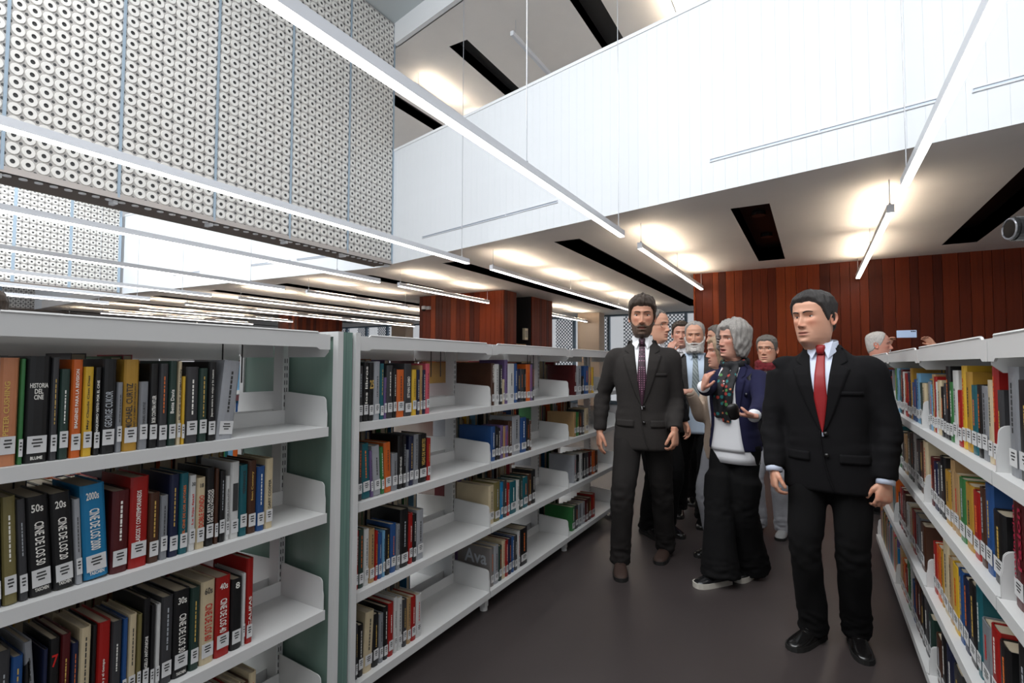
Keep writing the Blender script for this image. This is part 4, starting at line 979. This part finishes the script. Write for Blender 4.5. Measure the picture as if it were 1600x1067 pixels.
    # --- shoes
    for sd in (1, -1):
        hp, kn, ank, hd = LEG[sd]; q = MB(); RG = []; SG = []; sl = P.get('shoe_l', 1.)
        prof = [(.078,.010,.050),(.070,.030,.082),(.035,.036,.098),(-.02,.038,.092),(-.07,.043,.070),(-.12,.047,.055),(-.165,.043,.043),(-.195,.030,.034),(-.208,.010,.022)]
        if P.get('trainer'): prof = [(.085,.014,.055),(.072,.036,.088),(.030,.042,.095),(-.03,.046,.090),(-.08,.050,.075),(-.13,.052,.060),(-.17,.046,.050),(-.195,.034,.040),(-.205,.012,.028)]
        for yy, w, h in prof:
            RG.append([(w*math.copysign(abs(math.cos(a))**.8, math.cos(a)), yy*sl, .018+(h-.018)*max(0, math.sin(a))**.8 if math.sin(a) > 0 else .016) for a in [2*PI*k/18 for k in range(18)]])
            SG.append([(w*1.07*math.copysign(abs(math.cos(a))**.8, math.cos(a)), yy*sl*1.015, (.024 if not P.get('trainer') else .034) if math.sin(a) > 0 else 0) for a in [2*PI*k/18 for k in range(18)]])
        T = Matrix.Translation((ank.x, ank.y, ank.z-.085))@Matrix.Rotation(R(hd-face), 4, 'Z')
        u = MB().rings(RG).obj('shoe', P['shm'], root, True); u.matrix_local = T
        MB().rings(SG).obj('sole', P.get('solem', mat('black_sole', (.08,.075,.07), .7)), u, False)
        lc = MB()
        for k in range(4): lc.tube([(-.02, -.035-.016*k, .088-.0085*k), (0, -.038-.016*k, .096-.0095*k), (.02, -.035-.016*k, .088-.0085*k)], .0022, 5)
        lc.obj('laces', P.get('lacem', P['shm']), u, True)
    # --- upper garment
    if fabric:
        hem = P.get('hem', .80); tab = jtab(wx, P.get('belly', 0.), hem, 1., P.get('chest', 1.)); tor = MB().rings(srings(tab, 40, 2.5, ln)); q = MB(); q.rings(srings(tab, 40, 2.5, ln))
        bv = BVHTree.FromPolygons([Vector(v) for v in tor.v], tor.f)
        def fy(x, z):
            h = bv.ray_cast(Vector((x, -1.5, z)), Vector((0, 1, 0)))[0]; return h.y if h else -.02
        sr = P.get('sleeve_r', 1.)
        for sd in (1, -1):
            S, E_, Wp, a = arms[sd]; cuff = Wp-(Wp-E_).normalized()*.012
            path = catmull([Vector((sd*.115*wx+ln(1.44)[0], .018+ln(1.44)[1], 1.408)), S+Vector((sd*.010, 0, -.008)), S.lerp(E_, .5), E_, E_.lerp(Wp, .5), cuff], 6)
            rr = np.interp(np.linspace(0,1,len(path)), [0,.2,.4,.6,.8,1], np.array([.060,.068,.064,.057,.051,.045])*sr); q.tube(path, list(rr), 16)
        V, Fc, N_ = remesh(q, .0098, 14)
        ed = np.full(len(V), 9.)
        for sd in (1, -1): ed = np.minimum(ed, np.linalg.norm(V-np.array(arms[sd][1])[None], axis=1))
        V = V+N_*(((1-.75*np.exp(-(np.clip(np.abs(V[:, 0])-.10, 0, 1)/.05)**2)*(V[:, 1] < .02))*(1-.8*sm(V[:, 2], 1.30, 1.38))*(.0065*nz(V, (10,10,6), 2+P.get('seed', 0))+.0065*nz(V, (18,18,24), 5)*np.exp(-(ed/.10)**2)+.0022*nz(V, (24,24,22), 8)*(np.abs(V[:, 0]) > .17)+.0085*nz(V, (9,9,28), 9)*np.exp(-((V[:, 2]-1.05)/.10)**2)))[:, None])
        jo = MB().add(V, Fc).obj('jacket', fabric, root, True)
        # front opening
        bz = P.get('button_z', 1.07); top = 1.525; g0 = P.get('gap', .062); gb = P.get('gap_b', 0.); hb = P.get('gap_hem', .0)
        def gap(z):
            if z >= bz: return gb+(g0-gb)*((z-bz)/(top-bz))**.85
            return gb+(hb-gb)*((bz-z)/(bz-hem))**1.6
        def patch(name, m, z0, z1, xl, xr, off, parent, nzr=26, nxr=10, thick=.003):
            Vp = []; 
            for i in range(nzr+1):
                z = z0+(z1-z0)*i/nzr
                for j in range(nxr+1):
                    t = j/nxr; xx = xl(z)+(xr(z)-xl(z))*t; o = off(z, t) if callable(off) else off
                    Vp.append((xx, fy(xx, z)-o, z))
            Fp = [(i*(nxr+1)+j, i*(nxr+1)+j+1, (i+1)*(nxr+1)+j+1, (i+1)*(nxr+1)+j) for i in range(nzr) for j in range(nxr)]
            o = MB().add(Vp, Fp).obj(name, m, parent, True); sd_ = o.modifiers.new('solid', 'SOLIDIFY'); sd_.thickness = thick; sd_.offset = -1; return o
        shm = P.get('shirtm'); cx = ln(1.4)[0]
        lx = lambda z: ln(z)[0]
        if shm:
            zlo = hem+.0 if hb > .01 or gb > .01 else bz-.02
            so = patch('shirt', shm, max(zlo, P.get('shirt_lo', zlo)), 1.53, lambda z: lx(z)-gap(z)-.004, lambda z: lx(z)+gap(z)+.004, .0055, root)
            if P.get('collar', True):
                q = MB(); RG = []
                for zz, r, dz in ((1.500,.0745,0),(1.520,.0715,.004),(1.546,.0680,.012),(1.552,.0655,.012),(1.520,.066,.0)):
                    RG.append([(lx(1.5)+r*.98*math.cos(a), .012+ln(1.5)[1]+r*1.04*math.sin(a), zz+dz*(math.sin(a)+.4)) for a in [2*PI*k/28 for k in range(28)]])
                q.rings(RG, cap0=False, cap1=False); q.obj('shirt_collar', shm, so, True)
                for sd in (1, -1):
                    cp = [(lx(1.5)+sd*.007, -.064, 1.535), (lx(1.5)+sd*.052, -.044, 1.556), (lx(1.5)+sd*.066, -.040, 1.500), (lx(1.5)+sd*.036, -.088, 1.466)]
                    cp = [(a, min(b+ln(1.5)[1], fy(a, c)-.008) if c < 1.51 else b+ln(1.5)[1], c) for a, b, c in cp]; f = (0,1,2,3) if sd < 0 else (3,2,1,0)
                    o = MB().add(cp, [f]).obj('collar_point', shm, so); sdm = o.modifiers.new('solid', 'SOLIDIFY'); sdm.thickness = .004; sdm.offset = -1
        if P.get('tiem'):
            tie_lo = P.get('tie_lo', bz+.002)
            to = patch('tie', P['tiem'], tie_lo, 1.50, lambda z: lx(z)-min(np.interp(z, [1.0,1.15,1.50], [.040,.036,.017]), gap(z)*.98+.002), lambda z: lx(z)+min(np.interp(z, [1.0,1.15,1.50], [.040,.036,.017]), gap(z)*.98+.002), lambda z, t: .012+.004*math.sin(PI*t), root, 24, 6, .004)
            q = MB(); q.rings([[(lx(1.5)+w*math.copysign(abs(math.cos(a))**.6, math.cos(a)), min(-.066+ln(1.5)[1], fy(lx(1.5), z)-.006)-d*math.sin(a) if math.sin(a) > 0 else min(-.060+ln(1.5)[1], fy(lx(1.5), z)), z) for a in [2*PI*k/14 for k in range(14)]] for z, w, d in ((1.488,.015,.012),(1.500,.019,.018),(1.522,.0225,.018),(1.534,.019,.012))])
            q.obj('tie_knot', P['tiem'], to, True)
        if P.get('lapel', True):
            nzv = P.get('notch', 1.42); lw = P.get('lapel_w', .078)
            def lapw(z):
                if z <= nzv: return lw*((z-bz)/(nzv-bz))**.75 if z > bz else 0
                if z <= nzv+.012: return lw*(1-.62*(z-nzv)/.012)
                return lw*np.interp(z, [nzv+.012, nzv+.03, 1.49, 1.53], [.38, .80, .60, .25])
            for sd in (1, -1):
                a = lambda z, sd=sd: lx(z)+sd*gap(z)*.96; b = lambda z, sd=sd: lx(z)+sd*(gap(z)+lapw(z)+.002)
                if sd < 0: a, b = b, a
                patch('lapel', fabric, bz, 1.520, a, b, (lambda z, t, sd=sd: .010-.004*(t if sd > 0 else 1-t)), jo, 44, 5, .004)
        # front edge, buttons, pocket flaps
        if P.get('buttons', True):
            bm_ = mat('dark_button', (.07,.065,.06), .35)
            for k, z in enumerate(P.get('btn', (bz-.005, bz-.105))):
                c = Vector((lx(z)+.012+gap(z), fy(lx(z)+.012+gap(z), z)-.007, z)); MB().tube([c, c+Vector((0,-.005,0))], .0105, 12).obj('button', bm_, jo, True)
            e = MB(); zz = np.linspace(bz+.01, hem+.01, 18); e.tube([(lx(z)-.012+.055*((bz-z)/(bz-hem))**2*(z < bz), fy(lx(z)-.01, z)-.0055, z) for z in zz], .0028, 5); e.obj('front_edge', fabric, jo, True)
            for sd in (1, -1):
                patch('pocket_flap', fabric, .955, 1.0, lambda z, sd=sd: lx(z)+sd*.115*wx-.062, lambda z, sd=sd: lx(z)+sd*.115*wx+.062, .0065, jo, 4, 8, .004)
            if P.get('breast', True): patch('breast_pocket', fabric, 1.285, 1.305, lambda z: lx(z)+.075*wx, lambda z: lx(z)+.16*wx, .0055, jo, 2, 6, .003)
        # shirt cuffs
        if P.get('cuffm'):
            for sd in (1, -1):
                S, E_, Wp, a = arms[sd]; dd = (Wp-E_).normalized(); MB().tube([Wp-dd*.05, Wp-dd*.012, Wp+dd*.007], [.040,.0395,.039], 16).obj('shirt_cuff', P['cuffm'], root, True)
    P['arms'] = arms; P['fy'] = fy if fabric else None; P['patch'] = patch if fabric else None; P['root'] = root
    return root
# ---- colours
SK1 = (.76,.56,.46); SK2 = (.80,.60,.50); SK3 = (.78,.58,.50)
hairm = lambda n, c: mat(n, c, .45, var=.35, vscale=30, bump=.5, bscale=90, stretch=(6,6,1.2), spec=.4)
H_br = hairm('hair_dark_brown', (.22,.17,.13)); H_dk = hairm('hair_black_grey', (.17,.155,.15)); H_gr = hairm('hair_grey', (.60,.58,.56)); H_wh = hairm('hair_white', (.76,.74,.72)); H_mid = hairm('hair_salt_pepper', (.40,.38,.36)); H_bl = hairm('hair_blond', (.62,.52,.42))
F_char = mat('suit_charcoal', (.18,.168,.162), .9, var=.08, vscale=120, bump=.10, bscale=500, spec=.2); F_chart = mat('trousers_charcoal', (.145,.135,.131), .9, var=.06, vscale=100, bump=.08, bscale=400, spec=.2)
F_blk = mat('suit_black_navy', (.060,.056,.064), .9, var=.08, vscale=120, bump=.10, bscale=500, spec=.2); F_blkt = mat('trousers_black', (.045,.042,.045), .9, var=.05, vscale=80, spec=.2)
F_navy = mat('jacket_navy', (.115,.115,.225), .85, var=.08, vscale=120, bump=.12, bscale=400, spec=.2); F_grey = mat('jacket_grey_tweed', (.25,.24,.235), .9, var=.18, vscale=180, bump=.15, bscale=500, spec=.2)
F_beige = mat('coat_beige', (.72,.64,.57), .85, var=.06, vscale=60, bump=.1, bscale=300); F_lgrey = mat('trousers_light_grey', (.62,.62,.64), .85, var=.05, vscale=60); F_blue = mat('jacket_blue', (.17,.19,.36), .85, var=.07, vscale=80)
S_white = mat('shirt_white', (.90,.90,.91), .7, bump=.04, bscale=60); S_blue = mat('shirt_pale_blue', (.76,.82,.89), .7, bump=.04, bscale=60); S_lilac = mat('shirt_pale_grey_blue', (.78,.81,.88), .7, bump=.04, bscale=60)
T_red = mat('tie_red', (.55,.07,.09), .5, var=.08, vscale=300)
def dots_mat(name, base, dot, sc):
    m = mat(name, base, .55); nt = m.node_tree; b = nt.nodes['Principled BSDF']; tc = nt.nodes.new('ShaderNodeTexCoord'); v = nt.nodes.new('ShaderNodeTexVoronoi'); v.inputs['Scale'].default_value = sc; v.inputs['Randomness'].default_value = 0.
    nt.links.new(tc.outputs['Object'], v.inputs['Vector']); c = nt.nodes.new('ShaderNodeMath'); c.operation = 'LESS_THAN'; c.inputs[1].default_value = .27; nt.links.new(v.outputs['Distance'], c.inputs[0])
    x = nt.nodes.new('ShaderNodeMix'); x.data_type = 'RGBA'; x.inputs[6].default_value = (*lin(base), 1); x.inputs[7].default_value = (*lin(dot), 1); nt.links.new(c.outputs[0], x.inputs[0]); nt.links.new(x.outputs[2], b.inputs['Base Color']); return m
T_dot = dots_mat('tie_purple_dotted', (.20,.09,.15), (.62,.42,.52), 70)
def stripe_mat(name, a, b_, sc, rot):
    m = mat(name, a, .55); nt = m.node_tree; b = nt.nodes['Principled BSDF']; tc = nt.nodes.new('ShaderNodeTexCoord'); mp = nt.nodes.new('ShaderNodeMapping'); mp.inputs['Rotation'].default_value = rot; w = nt.nodes.new('ShaderNodeTexWave'); w.inputs['Scale'].default_value = sc
    nt.links.new(tc.outputs['Object'], mp.inputs[0]); nt.links.new(mp.outputs[0], w.inputs['Vector']); c = nt.nodes.new('ShaderNodeMath'); c.operation = 'GREATER_THAN'; c.inputs[1].default_value = .85; nt.links.new(w.outputs['Fac'], c.inputs[0])
    x = nt.nodes.new('ShaderNodeMix'); x.data_type = 'RGBA'; x.inputs[6].default_value = (*lin(a), 1); x.inputs[7].default_value = (*lin(b_), 1); nt.links.new(c.outputs[0], x.inputs[0]); nt.links.new(x.outputs[2], b.inputs['Base Color']); return m
T_grey = stripe_mat('tie_grey_striped', (.56,.60,.60), (.36,.40,.42), 14, (0, R(35), 0))
SH_brown = mat('shoe_brown_suede', (.20,.13,.10), .75, bump=.1, bscale=200); SH_blk = mat('shoe_black_leather', (.07,.065,.065), .22); SH_tr = mat('shoe_black_patent', (.08,.08,.085), .25)
M_spec = mat('glasses_dark_frame', (.08,.08,.09), .3)
fl = lambda x, y: tuple(onz(x, y, 0))[:2]
# ---- the four figures in front
def towards(pos): return math.degrees(math.atan2(-pos[0], pos[1]))
pL = (-1.045, 3.60)
PL = dict(jm=F_char, tm=F_chart, shm=SH_brown, shirtm=S_white, tiem=T_dot, yaw=2, roll=1, pitch=2, wx=1.0, head_s=1.08, gap=.058, button_z=1.09, btn=(1.085,.985),
 head=dict(skin=SK1, hair='short_low', hair_t=.020, quiff=.008, hairm=H_br, stubble=.75, stubcol=(.30,.22,.18), mouth=.004, beard=.0022, beardm=hairm('beard_brown', (.33,.25,.20)), gaze=-.1, seed=1, brow_t=1.35, gaunt=1., wide=.96),
 footR=(*fl(969,890), 20), footL=(*fl(1040,868), 0),
 armR=dict(w=ony(937,676,3.55), pole=(-.6,.8,0), D=(-.02,-.12,-1), N=(.9,.45,0), curl=(.25,.4,.3), tcurl=.1), armL=dict(w=ony(1054,674,3.50), pole=(.15,1,0), D=(.02,-.1,-1), N=(-.9,.45,0), curl=(.55,.7,.5)))
person('tall dark-haired bearded man in charcoal suit and dotted purple tie', pL, 14, 1.878, PL)
pR = (.055, 3.10)
PR = dict(jm=F_blk, tm=F_blkt, shm=SH_blk, shirtm=S_lilac, tiem=T_red, yaw=-24, roll=-2, pitch=0, wx=1.10, head_s=1.11, head_off=(-.03,0,-.008), lean=(-.02,0), belly=.012, gap=.060, button_z=1.10, btn=(1.095,.99), cuffm=S_lilac, sleeve_r=1.08,
 head=dict(skin=SK2, hair='short', hair_t=.016, quiff=.004, hairm=H_dk, stubble=.15, stubcol=(.45,.36,.33), gaze=-.25, seed=2, brow_t=1.45, wide=1.08, fold=1., eye_open=.85),
 footR=(*fl(1272,1000), -30), footL=(*fl(1338,1006), 8),
 armR=dict(w=ony(1209,741,3.02), pole=(-.7,.7,0), D=(.03,-.1,-1), N=(.85,.5,0), curl=(.5,.7,.5)), armL=dict(w=ony(1384,758,3.0), pole=(.7,.6,0), D=(-.1,-.1,-1), N=(-.6,.8,0), curl=(.5,.6,.5)))
person('stocky dark-haired man in black suit and plain red tie', pR, -10, 1.785, PR)
pW = fl(1152, 902)
PW_ = dict(jm=F_navy, tm=F_blkt, shm=SH_tr, shirtm=S_white, trainer=True, solem=mat('sole_grey_white', (.72,.70,.66), .6), lacem=mat('lace_grey', (.4,.4,.4), .6), yaw=-18, pitch=-2, roll=3, wx=.93, chest=1.05, hem=.90, gap=.072, gap_b=.085, gap_hem=.12, button_z=1.15, collar=False, lapel_w=.05, notch=1.40, buttons=False, tw=1.32, hemr=.078, hand_s=.9, cuffm=S_white,
 head=dict(skin=SK3, hair='bob', hair_t=.034, hairm=H_gr, browm=H_mid, mouth=.007, lips=(.66,.34,.33), seed=4, wide=.93, gaunt=1.2, fold=1.1, part=-.02, gaze=-.2),
 footR=(*fl(1125,912), -42), footL=(*fl(1172,898), -20),
 armR=dict(w=ony(1097,606,3.30), pole=(-.6,.3,-1), D=(.35,-.2,.65), N=(.55,.75,.0), each=((.15,.35,.25),(.25,.45,.3),(.45,.6,.4),(.6,.7,.5)), tcurl=.2, T=(-.3,-1,.3)), armL=dict(w=ony(1178,652,3.28), pole=(.6,.5,-.8), D=(-1,-.45,.05), N=(-.1,.1,1), curl=(.5,.7,.5), tcurl=.5, T=(0,-1,0)))
rW = person('grey-haired woman in navy jacket, white top and floral scarf, gesturing', pW, -20, 1.70, PW_)
pB = fl(1089, 814)
PB = dict(jm=F_grey, tm=F_blkt, shm=SH_blk, shirtm=S_blue, tiem=T_grey, yaw=-6, pitch=4, wx=1.04, belly=.03, gap=.085, gap_b=.05, gap_hem=.09, button_z=1.05, lapel_w=.06, buttons=False, cuffm=S_blue, tie_lo=1.06,
 head=dict(skin=SK2, hair='receding', hair_t=.012, hairm=H_gr, browm=H_mid, beard=.016, beard_chin=.9, beard_drop=.012, beardm=H_wh, seed=6, fold=1.1, eye_open=.8),
 footR=(*fl(1062,802), 10), footL=(*fl(1098,818), 5))
person('grey-bearded man in tweed jacket, pale blue shirt and striped grey tie', pB, 12, 1.80, PB)
# woman: white top below the jacket, scarf, phone
t = PW_['root']; fy = PW_['fy']
top = MB(); top.rings(srings([(.815,.168,.128,.118,.0),(.86,.168,.130,.120,.0),(.94,.160,.126,.114,.0),(1.02,.150,.118,.10,.0),(1.12,.146,.112,.095,0)], 36, 2.4, None)); top.obj('blouse', S_white, t, True)
def floral():
    m = mat('scarf_floral', (.06,.06,.08), .7); nt = m.node_tree; b = nt.nodes['Principled BSDF']; tc = nt.nodes.new('ShaderNodeTexCoord'); v = nt.nodes.new('ShaderNodeTexVoronoi'); v.inputs['Scale'].default_value = 34
    nt.links.new(tc.outputs['Object'], v.inputs['Vector']); r = nt.nodes.new('ShaderNodeValToRGB'); r.color_ramp.interpolation = 'CONSTANT'; e = r.color_ramp.elements
    sp = nt.nodes.new('ShaderNodeSeparateColor'); nt.links.new(v.outputs['Color'], sp.inputs[0]); nt.links.new(sp.outputs[0], r.inputs[0])
    e[0].position = 0; e[0].color = (*lin((.05,.05,.07)), 1); e[1].position = .52; e[1].color = (*lin((.12,.42,.42)), 1)
    for p, c in ((.66,(.62,.22,.18)),(.78,(.30,.50,.28)),(.86,(.75,.45,.30)),(.93,(.06,.05,.08))): q = e.new(p); q.color = (*lin(c), 1)
    c = nt.nodes.new('ShaderNodeMath'); c.operation = 'LESS_THAN'; c.inputs[1].default_value = .42; nt.links.new(v.outputs['Distance'], c.inputs[0])
    x = nt.nodes.new('ShaderNodeMix'); x.data_type = 'RGBA'; x.inputs[6].default_value = (*lin((.05,.05,.07)), 1); nt.links.new(c.outputs[0], x.inputs[0]); nt.links.new(r.outputs[0], x.inputs[7]); nt.links.new(x.outputs[2], b.inputs['Base Color']); return m
M_flor = floral()
q = MB()
for k in range(2):
    q.tube([(.078*math.cos(a), .010+.080*math.sin(a), 1.515+.012*k+.018*math.sin(a)) for a in np.linspace(PI*.0+.2, 2*PI-.0, 22)], .021, 10)
for sx, zz in ((-1, 1.13), (1, 1.10)):
    zs = np.linspace(1.52, zz, 14); q.tube([(sx*(.030+.016*math.sin((1.5-z)*9+sx)), fy(sx*.035, min(z, 1.5))-.018, z) for z in zs], [.026+.010*min(1, (1.52-z)*6) for z in zs], 12, flat=.4, up=(0,1,0))
V, Fc, N_ = remesh(q, .007, 4); V = V+N_*(.006*nz(V, (50,50,10), 3))[:, None]
MB().add(V, Fc).obj('scarf', M_flor, t, True)
q = MB(); q.tube([(.075*math.cos(a), -.01+.09*math.sin(a)-.02, 1.47-.09*max(0,-math.sin(a))) for a in np.linspace(PI+.3, 2*PI-.3, 14)], .003, 6)
q.tube([(.004*math.cos(a), fy(0,1.36)-.022, 1.375+.018*math.sin(a)) for a in np.linspace(0, 2*PI, 12)], .003, 5); q.obj('necklace', mat('silver', (.8,.8,.8), .25, .9), t, True)
for z in (1.30, 1.16): 
    c = Vector((.135, fy(.135, z)-.006, z)); MB().tube([c, c+Vector((0,-.005,0))], .013, 12).obj('button', mat('navy_button', (.08,.08,.14), .3), t, True)
a = PW_['arms'][1]; Wp = t.matrix_basis@a[2]
hand = ony(1150, 640, 3.2)
ph = tag(link('eyeglasses_case', None, None, ony(1146, 643, Wp.y-.045), (R(18), R(-20), R(25))), 'black rounded pouch held in the woman\'s lower hand', 'pouch')
q = MB(); q.rings([[(w*math.cos(b), h*math.sin(b), z) for b in [2*PI*k/16 for k in range(16)]] for z, w, h in ((-.052,.012,.006),(-.045,.026,.013),(-.02,.034,.017),(.02,.036,.018),(.04,.028,.014),(.048,.012,.006))]); q.obj('pouch_body', mat('black_leather', (.06,.055,.055), .45), ph, True)
MB().tube([(.030,0,.03),(.02,0,.044),(-.02,0,.044),(-.030,0,.03)], .002, 5).obj('zip', mat('zip_grey', (.4,.4,.4), .35, .8), ph, True)
# strap of her shoulder bag
q = MB(); q.tube([(.135, .10, 1.40), (.128, .02, 1.468), (.140, -.075, 1.42), (.158, fy(.158, 1.30)-.006, 1.30), (.172, fy(.172, 1.12)-.004, 1.12)], .014, 8, flat=.25, up=(0,1,0)); q.obj('bag_strap', mat('strap_black', (.07,.07,.08), .6), t, True)
# ---- people behind
def extra(label, pos, face, H, **k):
    h = k.pop('head'); base = dict(jm=F_blk, tm=F_blkt, shm=SH_blk, shirtm=S_white, buttons=False, lapel_w=.06, head=h); base.update(k)
    f = R(face); rt = Vector((math.cos(f), math.sin(f)))
    base.setdefault('footL', (pos[0]+rt.x*.10, pos[1]+rt.y*.10, face)); base.setdefault('footR', (pos[0]-rt.x*.10, pos[1]-rt.y*.10, face))
    return person(label, pos, face, H, base), base
g = lambda x, y, Y: tuple(ony(x, y, Y))[:2]
extra('man with dark-rimmed glasses looking right, behind the tall bearded man', g(1024,500,4.45), 52, 1.87, yaw=18, head=dict(skin=SK2, hair='receding', hair_t=.012, hairm=H_mid, glasses=M_spec, seed=7), tiem=None)
_, b = extra('man in blue jacket raising a hand to his face, behind grey-bearded man', g(1064,510,5.62), 8, 1.86, jm=F_blue, yaw=6, head=dict(skin=SK3, hair='short', hair_t=.015, hairm=H_br, seed=8), armR=dict(wl=(-.10,-.20,1.50), pole=(-.6,-.2,-1), D=(.35,.1,.9), N=(.4,.9,0), curl=(.3,.6,.4)))
extra('dark grey-haired man glimpsed between grey-bearded man and gesturing woman', g(1122,510,6.2), -35, 1.845, jm=F_blue, yaw=-25, head=dict(skin=SK2, hair='short', hair_t=.016, hairm=H_mid, seed=9))
_, b = extra('fair-haired woman in beige coat, mostly hidden behind the gesturing woman', g(1128,540,4.12), -38, 1.62, jm=F_beige, tm=F_lgrey, hem=.62, yaw=-22, wx=.86, gap=.05, hand_s=.9, collar=False, lapel_w=.05, head=dict(skin=SK3, hair='long', hair_t=.022, hairm=H_bl, browm=H_mid, seed=10, wide=.93), armR=dict(w=ony(1078,612,3.98), pole=(-.2,.6,-1), D=(-1,-.3,.1), N=(0,.2,-1), curl=(.4,.6,.4)), cuffm=F_beige)
_, b = extra('man with glasses and dark red scarf behind the red-tied man', g(1199,535,4.95), -8, 1.66, tm=F_lgrey, yaw=-3, head=dict(skin=SK2, hair='short', hair_t=.013, hairm=H_mid, glasses=M_spec, seed=11, fold=1.1), shm=mat('shoe_grey', (.55,.55,.55), .6), tw=1.1)
q = MB()
for k in range(3): q.tube([(.088*math.cos(a_), .008+.092*math.sin(a_), 1.50+.026*k+.012*math.sin(a_*3+k)) for a_ in np.linspace(0, 2*PI, 26)], .026, 10)
V, Fc, N_ = remesh(q, .009, 3); V = V+N_*(.008*nz(V, (40,40,40), 3))[:, None]; MB().add(V, Fc).obj('scarf', mat('scarf_dark_red', (.42,.10,.13), .9, var=.4, vscale=60), b['root'], True)
extra('white-haired balding man in profile beyond the right bookcases', g(1368,530,6.2), 78, 1.735, jm=F_blk, yaw=8, head=dict(skin=(.84,.60,.52), hair='receding', hair_t=.010, hairm=H_wh, seed=12, nose=1.2))
# person holding up a phone behind the right bookcases: arms raised
pp = ony(1416, 522, 6.55); px, pz = pp.x, pp.z
_, b = extra('person raising a phone in both hands above the right bookcases', (px+.03, 6.74), 0, 1.55, jm=S_white, shirtm=None, lapel=False, hand_s=.95, head=dict(skin=SK2, hair='short', hair_t=.018, hairm=H_br, seed=13), pitch=20, head_off=(0,-.02,-.08),
 armR=dict(w=(px-.15, 6.60, pz-.12), pole=(-.7,-.2,-1), D=(.35,-.1,1), N=(.6,-.6,.3), curl=(.35,.6,.5), tcurl=.5, T=(0,0,1)), armL=dict(w=(px+.22, 6.60, pz-.10), pole=(.7,-.2,-1), D=(-.75,-.1,.75), N=(-.6,-.6,.2), curl=(.3,.5,.4), tcurl=.4, T=(0,0,-1)))
t = thing('mobile_phone', 'pale blue phone held up above the right bookcases', 'phone', (px, 6.53, pz)); 
bevel(MB().box((-.082,-.004,-.038),(.082,.004,.038)).obj('phone_case', mat('phone_pale_blue', (.70,.78,.90), .25), t), .004, 2)
MB().box((-.078,.0041,-.034),(.078,.0046,.034)).obj('screen', mat('phone_screen', (.05,.05,.06), .1), t)
for k in range(3): MB().tube([(.040+.014*k, -.004, .026), (.040+.014*k, -.0065, .026)], .006, 10).obj('lens', mat('lens_black', (.04,.04,.05), .1), t, True)
# photographer beyond the right edge holding a camera up into the corner
pc = ony(1590, 358, 2.30)
_, b = extra('photographer outside the right edge, holding a camera up', (pc.x+.69, 2.42), -62, 1.92, jm=F_grey, shirtm=None, lapel=False, head=dict(skin=SK2, hair='short', hair_t=.016, hairm=H_br, seed=14),
 armR=dict(w=(pc.x+.20, 2.33, pc.z-.075), pole=(-.2,-.3,-1), D=(-1,.5,.25), N=(.2,-.1,1), curl=(.25,.5,.45), tcurl=.5, T=(0,-1,0)))
t = thing('photo_camera', 'black camera with red-ringed lens at the right edge of photo', 'camera', (pc.x+.02, 2.30, pc.z), R(18))
q = MB()
for x0, x1, r in ((-.045,-.035,.036),(-.035,.0,.040),(.0,.012,.042),(.016,.060,.039),(.060,.09,.036)): q.tube([(x0,0,0),(x1,0,0)], r, 20)
q.obj('lens_barrel', mat('camera_black', (.07,.07,.075), .4), t, False)
MB().tube([(.012,0,0),(.016,0,0)], .0425, 20).obj('red_ring', mat('camera_red', (.65,.08,.07), .4), t)
MB().tube([(-.0452,0,0),(-.046,0,0)], .028, 20).obj('front_glass', mat('lens_glass', (.03,.03,.04), .05), t)
MB().tube([(-.044,.030*math.cos(a_),.030*math.sin(a_)) for a_ in np.linspace(0,2*PI,21)] if False else [(-.0455,.033*math.cos(a_),.033*math.sin(a_)) for a_ in np.linspace(0,2*PI,21)], .003, 6, cap=False).obj('front_rim', mat('camera_silver', (.55,.55,.57), .3, .7), t)
bevel(MB().box((.09,-.07,-.05),(.16,.07,.05)).box((.10,-.03,.05),(.15,.03,.08)).obj('camera_body', MATS['camera_black'], t), .006, 2)
# visitor behind the left bookcases, only the hair shows at the left edge
lh = ony(-32, 474, 1.02)
extra('brown-haired visitor behind the left bookcases at the left edge', (lh.x, lh.y+.03), -104, 1.83, yaw=0, head=dict(skin=SK2, hair='short_low', hair_t=.02, hairm=H_br, seed=15))
